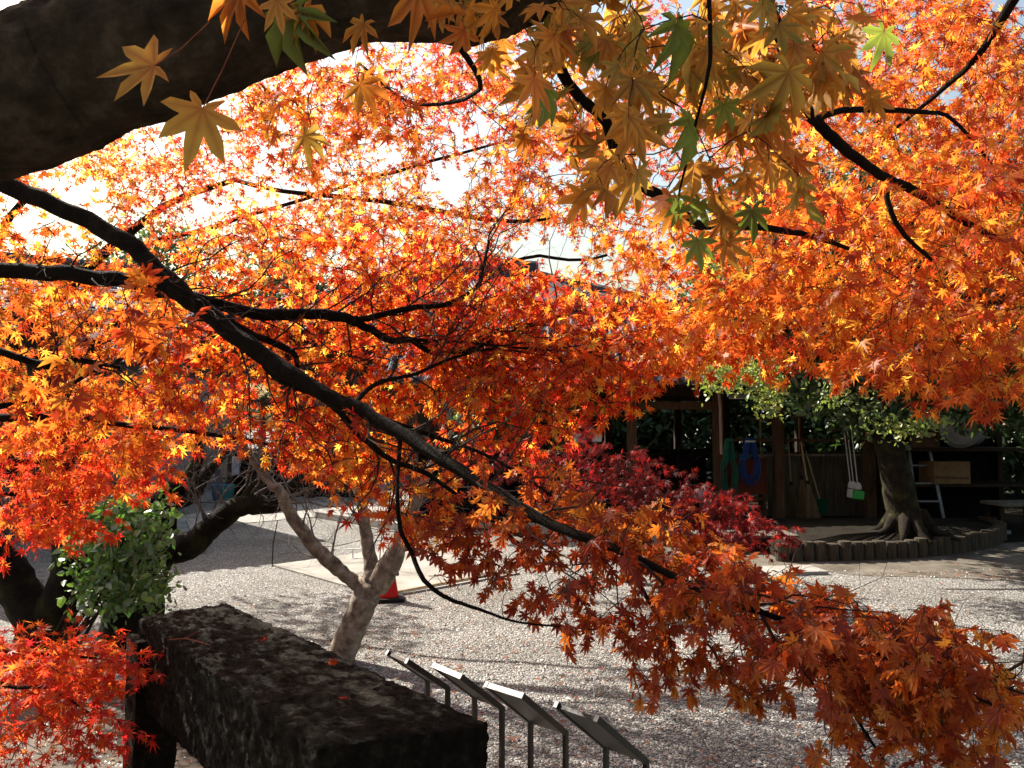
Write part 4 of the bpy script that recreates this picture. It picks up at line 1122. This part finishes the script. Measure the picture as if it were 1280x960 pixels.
r2 = sample_pads([(480, 340, 260, 75, 3, 3.12, 3.6, 195), (600, 400, 190, 75, 5, 3.15, 3.6, 210), (620, 440, 120, 45, 8, 3.2, 3.6, 80), (690, 465, 110, 70, 10, 2.95, 3.35, 105), (450, 440, 170, 60, 5, 3.05, 3.45, 105), (330, 480, 150, 70, 10, 2.95, 3.35, 100), (470, 590, 170, 42, 28, 2.6, 3.2, 81), (420, 540, 110, 40, 20, 2.9, 3.4, 54),
                  (600, 520, 140, 40, 10, 3.0, 3.6, 54), (250, 420, 90, 70, 0, 3.0, 3.4, 42), (760, 430, 60, 60, 0, 2.9, 3.6, 35)], HOLES)
grow(t2, [LB, HB, H2, H3, L2, L3, L4, L9], r2, .033, M['orange'], 'mid', nodes=4, flat=.5, jit=.8, droop_dir=.7, foliage_name='orange_foliage', tw=1.7)
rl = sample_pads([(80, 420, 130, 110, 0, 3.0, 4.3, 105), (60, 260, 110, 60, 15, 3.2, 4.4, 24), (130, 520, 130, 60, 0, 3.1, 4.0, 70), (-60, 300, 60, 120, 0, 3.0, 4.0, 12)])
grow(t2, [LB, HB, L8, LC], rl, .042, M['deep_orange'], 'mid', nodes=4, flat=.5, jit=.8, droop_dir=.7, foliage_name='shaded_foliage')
r3 = sample_pads([(700, 640, 110, 40, 25, 2.1, 2.5, 46), (830, 690, 130, 42, 24, 1.85, 2.25, 59), (960, 760, 130, 46, 20, 1.65, 2.0, 59), (1090, 820, 120, 46, 20, 1.5, 1.85, 56), (1200, 850, 90, 50, 25, 1.42, 1.7, 38), (1080, 900, 50, 50, 50, 1.6, 1.8, 16),
                  (830, 800, 50, 70, 0, 1.85, 2.05, 16), (660, 715, 70, 40, 10, 2.2, 2.45, 16), (750, 760, 100, 40, 15, 1.95, 2.3, 17), (920, 830, 70, 40, 20, 1.75, 1.95, 10), (1180, 900, 70, 28, 15, 1.5, 1.65, 10), (560, 650, 60, 24, 25, 2.35, 2.6, 17), (1130, 770, 90, 20, 15, 1.6, 1.8, 16), (560, 700, 40, 40, 0, 2.3, 2.4, 4)])
grow(t2, [LB, L3, L5, L6, L7, LA], r3, .030, M['spray'], 'hi', nodes=3, flat=.35, jit=.75, droop_dir=1.2, hang=.35, petiole=.5, petioles=True, foliage_name='drooping_foliage', keep=.9)
ry = sample_pads([(190, 400, 55, 45, 0, 1.9, 2.3, 5), (120, 460, 60, 40, 0, 2.0, 2.4, 4), (250, 420, 40, 20, 0, 2.0, 2.2, 2)])
grow(t2, [LB, HB], ry, .042, M['deep_orange'], 'hi', nodes=3, flat=.4, jit=.6, droop_dir=.7, petioles=True, foliage_name='near_foliage', keep=.8)

# ------------------------------------------------------------------ scarlet maple at the left edge
t4 = thing('maple_tree', 'scarlet maple at the left edge with one low flat spray near the railing', 'tree', (0, 0, 0), 0, g_m)
S1 = px_limb([(-260, 520, 3.7, 30), (-60, 524, 3.6, 12), (0, 523, 3.55, 10), (93, 520, 3.5, 8), (147, 530, 3.45, 7), (227, 538, 3.4, 6), (320, 552, 3.3, 5), (407, 570, 3.2, 3), (450, 585, 3.1, 2)])
S2 = px_limb([(-260, 560, 3.7, 24), (-60, 565, 3.8, 9), (0, 568, 3.75, 7), (33, 577, 3.7, 6), (67, 573, 3.7, 5), (110, 550, 3.7, 3)])
S3 = px_limb([(-300, 700, 3.4, 26), (-120, 800, 3.2, 10), (0, 855, 3.1, 6), (60, 860, 3.05, 4), (110, 890, 3.0, 2.5)])
S4 = px_limb([(-300, 660, 3.5, 26), (-100, 775, 3.4, 12), (0, 812, 3.35, 7), (80, 818, 3.3, 4), (140, 826, 3.3, 2)])
for b in (S1, S2, S3, S4): add_limb('branch', b, M['bark'], t4, 8)
e = S1[0][0]
add_limb('trunk', w_limb([(e[0] - .3, e[1], -.1, .17), (e[0] - .25, e[1], .8, .13), (e[0] - .1, e[1], 1.4, .11), (e[0] - .05, e[1], e[2] + .1, .09), (e[0] - .1, e[1], e[2] + 1.0, .05)]), M['bark'], t4, 12)
rs = sample_pads([(90, 560, 115, 52, 0, 3.5, 4.4, 85), (62, 618, 80, 42, 5, 3.5, 4.2, 66), (165, 575, 48, 36, 0, 3.5, 4.0, 24), (20, 655, 36, 16, 0, 3.6, 4.0, 8), (80, 655, 36, 14, 0, 3.6, 4.0, 8)])
grow(t4, [S1, S2], rs, .040, M['scarlet'], 'mid', nodes=4, flat=.6, jit=.75, droop_dir=.7, foliage_name='scarlet_foliage')
rs = sample_pads([(78, 822, 98, 20, 2, 3.0, 3.8, 115), (64, 868, 90, 30, 10, 2.9, 3.4, 44), (100, 905, 70, 36, 20, 2.8, 3.2, 26), (40, 930, 60, 20, 0, 2.8, 3.1, 10), (-60, 830, 70, 60, 0, 2.9, 3.6, 40)])
grow(t4, [S3, S4], rs, .036, M['scarlet'], 'mid', nodes=4, flat=1.1, jit=.6, droop_dir=.5, foliage_name='low_spray')

# ------------------------------------------------------------------ crimson maple
t7 = thing('maple_tree', 'low dark crimson maple spreading in front of the tool shed', 'tree', (0, 0, 0), 0, g_m)
cb = on_z(790, 728)
T7 = w_limb([(cb.x, cb.y, -.05, .09), (cb.x - .05, cb.y, .35, .07), (cb.x - .2, cb.y + .1, .7, .055), (cb.x - .6, cb.y + .1, .95, .04), (cb.x - 1.1, cb.y + .2, 1.2, .02)])
T7b = w_limb([(cb.x - .05, cb.y, .35, .05), (cb.x + .3, cb.y - .1, .65, .04), (cb.x + .9, cb.y - .1, .75, .025), (cb.x + 1.5, cb.y - .1, .65, .012)])
add_limb('trunk', T7, M['bark'], t7, 10); add_limb('branch', T7b, M['bark'], t7, 8)
rs = sample_pads([(820, 632, 130, 34, 12, 7.4, 9.0, 130), (900, 650, 90, 26, 14, 7.6, 8.8, 60), (740, 590, 100, 34, 0, 7.6, 9.2, 70), (700, 562, 60, 18, 0, 7.8, 9, 20), (790, 585, 45, 12, 0, 7.6, 8.4, 12), (955, 657, 30, 12, 0, 7.8, 8.4, 8), (620, 570, 60, 30, 0, 7.8, 9, 26)])
grow(t7, [T7, T7b], rs, .062, M['crimson'], 'mid', nodes=4, flat=.6, jit=.8, droop_dir=.9, foliage_name='crimson_foliage', tw=2)

# ------------------------------------------------------------------ pale leafless tree
t6 = thing('bare_tree', 'small pale barked tree, nearly leafless, forking low behind the stone railing', 'tree', (0, 0, 0))
D = 5.75
P0 = px_limb([(412, 862, D, 43.7), (424, 825, D, 37.8), (441, 785, D, 33.6), (456, 750, D, 33.6), (464, 728, D, 34)])
P1 = px_limb([(462, 738, D, 21.8), (436, 722, D, 17.6), (417, 706, D - .05, 18.5), (387, 676, D - .1, 16.8), (363, 642, D - .15, 15.1), (352, 618, D - .2, 13.4), (333, 598, D - .2, 10.9), (316, 574, D - .2, 8.4), (300, 545, D - .2, 5.0), (285, 520, D - .2, 2.5)])
P2 = px_limb([(466, 722, D, 23.5), (463, 700, D + .05, 17.6), (457, 665, D + .1, 15.1), (453, 635, D + .15, 13.4), (446, 605, D + .2, 10.1), (440, 570, D + .2, 6.7), (430, 520, D + .2, 3.4)])
P3 = px_limb([(470, 732, D, 31), (487, 706, D - .05, 28), (498, 680, D - .1, 21.8), (508, 655, D - .15, 20.2), (520, 625, D - .2, 15.1), (535, 590, D - .2, 10.9), (555, 555, D - .2, 6.7), (580, 515, D - .2, 3.4)])
P4 = px_limb([(486, 712, D - .05, 13.4), (494, 714, D - .1, 9.2), (497, 718, D - .1, 4.2)])
pm = add_limb('trunk', P0, M['pale_bark'], t6, 14, .05)
for b in (P1, P2, P3, P4): add_limb('branch', b, M['pale_bark'], t6, 12, .05)
tb = MB()
st_ = []
for w, r in (P1, P2, P3):
    for i in range(10, len(w) - 1, 3):
        d = Vector(w[i + 1] - w[i]).normalized() + Vector((random.gauss(0, .7), random.gauss(0, .6), random.gauss(.3, .5)))
        st_.append((w[i], d))
bare_twigs(tb, st_, .55, 2, .009)
tb.build('twig_network', M['pale_twig'], t6)

# ------------------------------------------------------------------ dark mossy tree at left, with bare twigs
t5 = thing('mossy_tree', 'dark mossy tree at the left with a thick limb reaching right over the court', 'tree', (0, 0, 0))
D = 6.1
Q0 = px_limb([(150, 858, D, 96), (158, 812, D, 76), (168, 760, D, 66), (180, 715, D, 55)])
Q1 = px_limb([(172, 740, D, 60), (197, 694, D, 44), (237, 682, D - .1, 36), (258, 664, D - .1, 30), (275, 650, D - .15, 28), (302, 632, D - .2, 26), (348, 627, D - .2, 24), (372, 600, D - .2, 15), (410, 575, D - .2, 10), (450, 545, D - .2, 6)])
Q2 = px_limb([(168, 750, D, 40), (185, 690, D + .1, 30), (208, 642, D + .2, 20), (241, 618, D + .2, 17), (254, 600, D + .2, 13), (278, 570, D + .2, 9), (300, 545, D + .2, 5)])
Q3 = px_limb([(180, 700, D + .1, 30), (205, 625, D + .2, 22), (225, 605, D + .2, 24), (243, 585, D + .2, 16), (250, 560, D + .2, 11), (240, 530, D + .2, 7), (225, 490, D + .2, 4)])
Q4 = px_limb([(302, 634, D - .2, 16), (318, 606, D - .2, 9), (345, 590, D - .2, 6)])
t5b = thing('mossy_tree', 'dark forked trunk with moss lit along its edges, behind the low scarlet spray', 'tree', (0, 0, 0))
D = 5.6
R0 = px_limb([(52, 862, D, 84), (56, 815, D, 76), (58, 775, D, 66)])
R1 = px_limb([(56, 785, D, 58), (28, 745, D, 52), (0, 705, D, 50), (-60, 640, D, 46), (-140, 560, D, 36), (-200, 470, D, 25)])
R2 = px_limb([(58, 785, D, 52), (80, 742, D, 48), (92, 700, D + .05, 46), (80, 650, D + .1, 40), (60, 590, D + .1, 30), (50, 500, D + .2, 20), (30, 400, D + .3, 12)])
for root, ls in ((t5, (Q0, Q1, Q2, Q3, Q4)), (t5b, (R0, R1, R2))):
    for i, b in enumerate(ls): add_limb('trunk' if i == 0 else 'branch', b, M['moss_bark'], root, 14, .06)
tb = MB(); st_ = []
for w, r in (Q1, Q2, Q3, Q4):
    for i in range(14, len(w) - 1, 2):
        st_.append((w[i], Vector(w[i + 1] - w[i]).normalized() + Vector((random.gauss(0, .7), random.gauss(0, .5), random.gauss(.5, .5)))))
bare_twigs(tb, st_, .6, 2, .010)
tb.build('twig_network', M['pale_twig'], t5)

# ------------------------------------------------------------------ green shrub at left, evergreen tree in the log bed
def oval_foliage(parent, roots, n_per, spread, size, mat, name='foliage', up=.6):
    P = np.repeat(roots, n_per, 0) + rng.normal(0, 1, (len(roots) * n_per, 3)) * spread
    Y = unit(rng.normal(0, 1, P.shape) + np.array([0, 0, -.3])); Nn = unit(np.array([0, 0, up]) + rng.normal(0, .6, P.shape))
    s = size * np.clip(rng.normal(1, .22, len(P)), .5, 1.6)
    v, q = leaves_np(P, Y, Nn, s, 'oval'); return quads_object(name, v, q, mat, parent)
sh = thing('leafy_shrub', 'glossy green shrub between the mossy trunk and the stone railing', 'shrub', (0, 0, 0))
sc = on_z(160, 795)
for k in range(9):
    t_ = at(110 + 11 * k, 630 + random.uniform(0, 90), 5.3 + random.uniform(-.3, .2))
    MB().tube([(sc.x + random.uniform(-.15, .15), 5.35, -.02), ((sc.x + t_.x) / 2, 5.35, t_.z * .5), t_], [.014, .010, .004], 6).build('stem', M['twig'], sh)
rt = sample_pads([(150, 690, 55, 65, 0, 5.0, 5.55, 90), (175, 650, 30, 38, 0, 5.0, 5.5, 26), (150, 735, 50, 26, 0, 5.0, 5.5, 24), (120, 680, 30, 40, 0, 5.1, 5.5, 20)])
oval_foliage(sh, rt, 16, .07, .058, leaf_mat('shrub_leaf', [(.05, .13, .015), (.1, .22, .02), (.2, .34, .04)], [(.06, .15, .02), (.13, .25, .03)], trans=.45, gl=.12, boost=1.6))

t8 = thing('evergreen_tree', 'broad evergreen with thick flared trunk standing in the log edged bed', 'tree', (0, 0, 0))
tp = on_z(1135, 668, .22)
x, y = tp.x, tp.y
E0 = w_limb([(x + .03, y, .1, .34), (x, y, .3, .25), (x - .06, y, .55, .205), (x - .16, y, 1.1, .19), (x - .30, y, 1.7, .18), (x - .42, y + .1, 2.4, .19), (x - .4, y + .2, 3.2, .15), (x - .3, y + .3, 4.4, .09)])
add_limb('trunk', E0, M['moss_bark'], t8, 18, .05)
mb = MB()
for k in range(8):
    a = k * .8 + random.uniform(-.2, .2); rr = random.uniform(.45, .65)
    mb.tube([(x + math.cos(a) * .15, y + math.sin(a) * .15, .5), (x + math.cos(a) * .34, y + math.sin(a) * .34, .27), (x + math.cos(a) * rr, y + math.sin(a) * rr, .2)], [.11, .06, .02], 8)
mb.build('root_flare', M['moss_bark'], t8, smooth=True)
E1 = w_limb([(x - .4, y + .1, 2.2, .10), (x - 1.2, y - .3, 2.35, .07), (x - 2.2, y - .6, 2.3, .04), (x - 3.0, y - .7, 2.2, .02)])
E2 = w_limb([(x - .4, y + .1, 2.4, .10), (x + .5, y - .5, 2.6, .07), (x + 1.6, y - .7, 2.5, .04), (x + 2.4, y - .6, 2.4, .02)])
E3 = w_limb([(x - .35, y + .1, 2.0, .08), (x - .6, y - .7, 2.0, .05), (x - .9, y - 1.4, 1.9, .02)])
for b in (E1, E2, E3): add_limb('branch', b, M['bark'], t8, 9)
rt = sample_pads([(1090, 480, 125, 34, 5, 10.2, 12.0, 300), (1105, 515, 46, 18, 0, 10.3, 11.6, 40), (1200, 475, 110, 36, 0, 10.5, 12.5, 260), (1255, 515, 50, 24, 0, 10.8, 12.5, 60), (970, 370, 105, 70, 0, 10.8, 13.4, 460), (1050, 410, 120, 60, 0, 10.5, 12.8, 330), (1130, 330, 160, 60, 0, 10.6, 13, 350), (1200, 350, 150, 110, 0, 11, 14, 520), (1090, 430, 200, 70, 0, 10.5, 13.5, 420), (1080, 300, 200, 120, 0, 11, 14, 600), (1230, 400, 120, 90, 0, 11, 14, 260)])
oval_foliage(t8, rt, 12, .14, .125, M['evergreen'])
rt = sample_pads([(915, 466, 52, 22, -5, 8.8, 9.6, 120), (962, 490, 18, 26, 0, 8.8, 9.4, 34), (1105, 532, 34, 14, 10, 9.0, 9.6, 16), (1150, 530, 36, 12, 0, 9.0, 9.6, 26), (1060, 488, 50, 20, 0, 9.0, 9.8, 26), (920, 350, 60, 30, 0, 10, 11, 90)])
oval_foliage(t8, rt, 9, .07, .055, M['lime'], 'lit_sprig')  # yellow green sprigs, their colour brightened for a sunlit look

# ------------------------------------------------------------------ maples behind (bright, back lit)
def far_maple(label, trunk, limbs, pads, s, mat, tpl='lo', nodes=4, flat=.7):
    t = thing('maple_tree', label, 'tree', (0, 0, 0), 0, g_m)
    add_limb('trunk', trunk, M['bark'], t, 12)
    for w, r in limbs:
        j = int(np.argmin(np.sum((trunk[0] - w[0]) ** 2, 1))); dl = trunk[0][j] - w[0]
        w += dl[None] * (np.linspace(1, 0, len(w)) ** 2)[:, None]; r[:] = np.minimum(r, trunk[1][j] * .8)
    for b in limbs: add_limb('branch', b, M['bark'], t, 8)
    grow(t, [trunk] + limbs, sample_pads(pads, HOLES), s, mat, tpl, nodes=nodes, flat=flat, jit=.8, droop_dir=.6, foliage_name='foliage', tw=2.2)
    return t
bx_, by_ = -1.0, 8.4
far_maple('bright yellow and red maple filling the upper middle, sky showing between its leaves',
          w_limb([(bx_ - 5.2, by_ + .1, -.1, .17), (bx_ - 5.1, by_ + .1, 1.0, .13), (bx_ - 4.6, by_, 2.2, .11), (bx_ - 3.4, by_, 3.4, .055), (bx_ - 2.0, by_, 4.4, .03)], .022),
          [w_limb([(bx_ - 4.5, by_, 2.3, .035), (bx_ - 3.2, by_ + .1, 2.35, .028), (bx_ - 1.8, by_ - .2, 2.9, .022), (bx_, by_ - .5, 3.0, .02), (bx_ + 1.0, by_ - .8, 3.2, .016), (bx_ + 1.9, by_ - .8, 3.3, .015)], .022),
           w_limb([(bx_ - 4.5, by_, 2.3, .07), (bx_ - 4.2, by_ - .5, 3.2, .05), (bx_ - 3.6, by_ - .9, 3.8, .03)], .022),
           w_limb([(bx_ - 3.3, by_, 3.5, .03), (bx_ - .9, by_ - .3, 4.1, .02), (bx_ + .9, by_ - .5, 4.6, .012)], .022),
           w_limb([(bx_ + .3, by_ - .6, 3.05, .03), (bx_ + .75, by_ - .8, 3.35, .028), (bx_ + 1.1, by_ - .9, 3.5, .022), (bx_ + 1.4, by_ - .9, 3.65, .012)])],
          [(500, 370, 170, 55, 0, 6.6, 8.4, 150), (250, 230, 70, 50, 0, 6.4, 8.2, 70), (90, 220, 80, 30, 0, 6.6, 8.2, 50), (400, 120, 100, 40, 0, 6.4, 8.2, 120), (330, 180, 80, 50, 0, 6.4, 8.2, 90), (180, 190, 90, 30, 0, 6.4, 8, 60), (600, 180, 170, 90, 0, 6.4, 8.8, 487), (470, 260, 130, 70, 0, 6.4, 8.6, 292), (390, 160, 120, 60, 20, 6.4, 8.4, 145), (190, 225, 100, 45, 0, 6.4, 8, 117), (620, 285, 100, 40, 0, 6.6, 8.2, 145), (750, 330, 70, 50, 0, 6.8, 8.6, 106), (720, 230, 80, 90, 0, 6.6, 8.8, 234), (360, 290, 110, 45, 0, 6.6, 8.4, 156), (500, 90, 120, 50, 0, 6.4, 8.4, 136), (620, 80, 90, 50, 0, 6.4, 8.6, 136), (250, 290, 80, 40, 0, 6.6, 8.2, 50), (120, 190, 70, 30, 0, 6.6, 8, 50)],
          .043, M['bright'])
far_maple('red orange maple behind the right side, reaching above the evergreen',
          w_limb([(6.2, 8.6, -.1, .2), (6.1, 8.6, 1.2, .15), (5.6, 8.5, 2.6, .12), (4.6, 8.2, 3.8, .08), (3.6, 8.0, 4.8, .04)], .022),
          [w_limb([(5.6, 8.5, 2.6, .08), (4.4, 8.0, 3.1, .05), (3.2, 7.8, 3.4, .03), (2.2, 7.6, 3.5, .015)], .022), w_limb([(5.4, 8.4, 3.0, .07), (5.6, 7.8, 4.0, .04), (5.2, 7.4, 5.0, .02)], .022)],
          [(1080, 120, 200, 130, 0, 6.4, 8.8, 576), (1220, 180, 90, 170, 0, 6.2, 8.4, 296), (920, 220, 120, 110, 0, 6.6, 8.8, 262), (1000, 330, 140, 60, 0, 6.8, 8.6, 175), (830, 100, 100, 100, 0, 6.8, 8.8, 192), (850, 400, 70, 50, 0, 7.0, 8.8, 70)],
          .046, M['bright'])
far_maple('orange maple leaning in from the far left behind the slatted barrier',
          w_limb([(-7.4, 8.8, -.1, .2), (-7.3, 8.8, 1.4, .16), (-6.8, 8.6, 2.8, .12), (-6.0, 8.3, 4.0, .07), (-5.4, 8.2, 5.2, .04)], .022),
          [w_limb([(-7.2, 8.8, 1.8, .08), (-6.2, 8.2, 2.4, .05), (-5.0, 7.8, 2.7, .03), (-4.2, 7.6, 2.8, .015)], .022), w_limb([(-6.8, 8.6, 2.8, .08), (-6.2, 8.0, 3.4, .05), (-5.0, 7.7, 3.9, .02)], .022)],
          [(20, 400, 95, 100, 0, 6.2, 9.0, 170), (150, 480, 80, 50, 0, 6.6, 8.6, 60), (60, 510, 120, 50, 0, 6.6, 8.8, 100), (140, 370, 75, 45, 0, 9.0, 10.6, 110), (210, 400, 50, 35, 0, 9.2, 10.6, 50), (-40, 300, 90, 140, 0, 6, 9, 70)],
          .055, M['deep_orange'])

# ------------------------------------------------------------------ far green trees that close the court
def far_green(x, y, h, r, mat, label, n=480, lo=.25, size=.2, name='evergreen_tree'):
    t = thing(name, label, 'tree', (x, y, 0), 0, 'green trees beyond the buildings')
    MB().tube([(0, 0, -.1), (random.uniform(-.1, .1), 0, h * .4), (random.uniform(-.2, .2), 0, h * .85)], [r * .09, r * .07, r * .02], 8).build('trunk', M['bark'], t)
    u = rng.uniform(0, 1, n) ** .8
    z = h * (lo + (1 - lo) * u)
    env = r * np.sqrt(np.clip(1 - ((u - .35) / .68) ** 2, .02, 1))
    a = rng.uniform(0, 6.283, n); rr = env * rng.uniform(.25, 1.1, n)
    c = np.stack([np.cos(a) * rr, np.sin(a) * rr, z], 1)
    oval_foliage(t, c, 14, r * .11, size, mat)
    return t
M['far_green'] = leaf_mat('far_green_leaf', [(.03, .07, .02), (.05, .1, .025), (.09, .15, .03)], [(.04, .08, .02), (.07, .12, .03), (.14, .18, .04)], trans=.35, gl=.08, boost=1.6, patch=.6)
for (x, y, h, r, lab) in ((-13.5, 30, 9, 3.2, 'tall green tree rising above the low hall at far left'),
                          (-8.6, 30, 8.0, 2.2, 'narrow green tree showing between sky gaps at upper left'),
                          (3.2, 22.5, 4.6, 2.0, 'low green tree seen through the open shed'),
                          (5.9, 21.6, 5.0, 2.3, 'bright green bushy tree behind the hoses of the shed'),
                          (8.8, 19.5, 6.2, 2.6, 'dark green tree behind the right end of the shed'),
                          (11.4, 17.4, 6.0, 2.8, 'dense dark tree at the right edge behind the storage rack'),
                          (12.5, 14.2, 4.6, 2.2, 'low dark tree closing the right edge of the court'),
                          (15.5, 21, 9.0, 3.6, 'large green tree far right above the orange leaves'),
                          (9.6, 27, 9.5, 3.6, 'tall green tree far behind the evergreen trunk'),
                          (.4, 21.5, 3.6, 1.8, 'small green tree glimpsed at the left of the open shed')):
    far_green(x, y, h, r, M['far_green'] if x < 8 else M['evergreen'], lab, lo=.12 if h < 7 else .25)
# clipped hedge closing the view behind the shed
hd = thing('hedge', 'long dark green hedge running behind the tool shed', 'hedge', (0, 0, 0))
rt = np.stack([rng.uniform(-1, 18, 2600), 20 + rng.uniform(-.5, .5, 2600), rng.uniform(.1, 2.9, 2600)], 1)
oval_foliage(hd, rt, 10, .15, .2, M['evergreen'])
# loose dry leaves
nl_ = 2600
pa = sample_pads([(100, 930, 130, 60, 0, 3.2, 3.2, 10)])
lx = np.concatenate([rng.normal(-2.6, .8, 1100), rng.uniform(-1.6, 3.6, 1700), rng.normal(5.4, .6, 130), rng.uniform(-4, 8, 470)])
ly = np.concatenate([rng.normal(4.0, .55, 1100), 3.4 + 5 * rng.uniform(0, 1, 1700) ** 1.5, rng.normal(9.1, .12, 130), rng.uniform(5, 13, 470)])
P = np.stack([lx, ly, np.full(len(lx), .014)], 1)
Y = unit(np.stack([rng.normal(0, 1, len(lx)), rng.normal(0, 1, len(lx)), rng.normal(0, .12, len(lx))], 1))
Nn = unit(np.array([0, 0, 1.0]) + rng.normal(0, .22, P.shape))
v, q = leaves_np(P, Y, Nn, np.clip(rng.normal(.026, .007, len(lx)), .01, .045), 'mid', droop=-1.2)
tag(quads_object('fallen_leaves', v, q, M['litter']), kind='stuff')
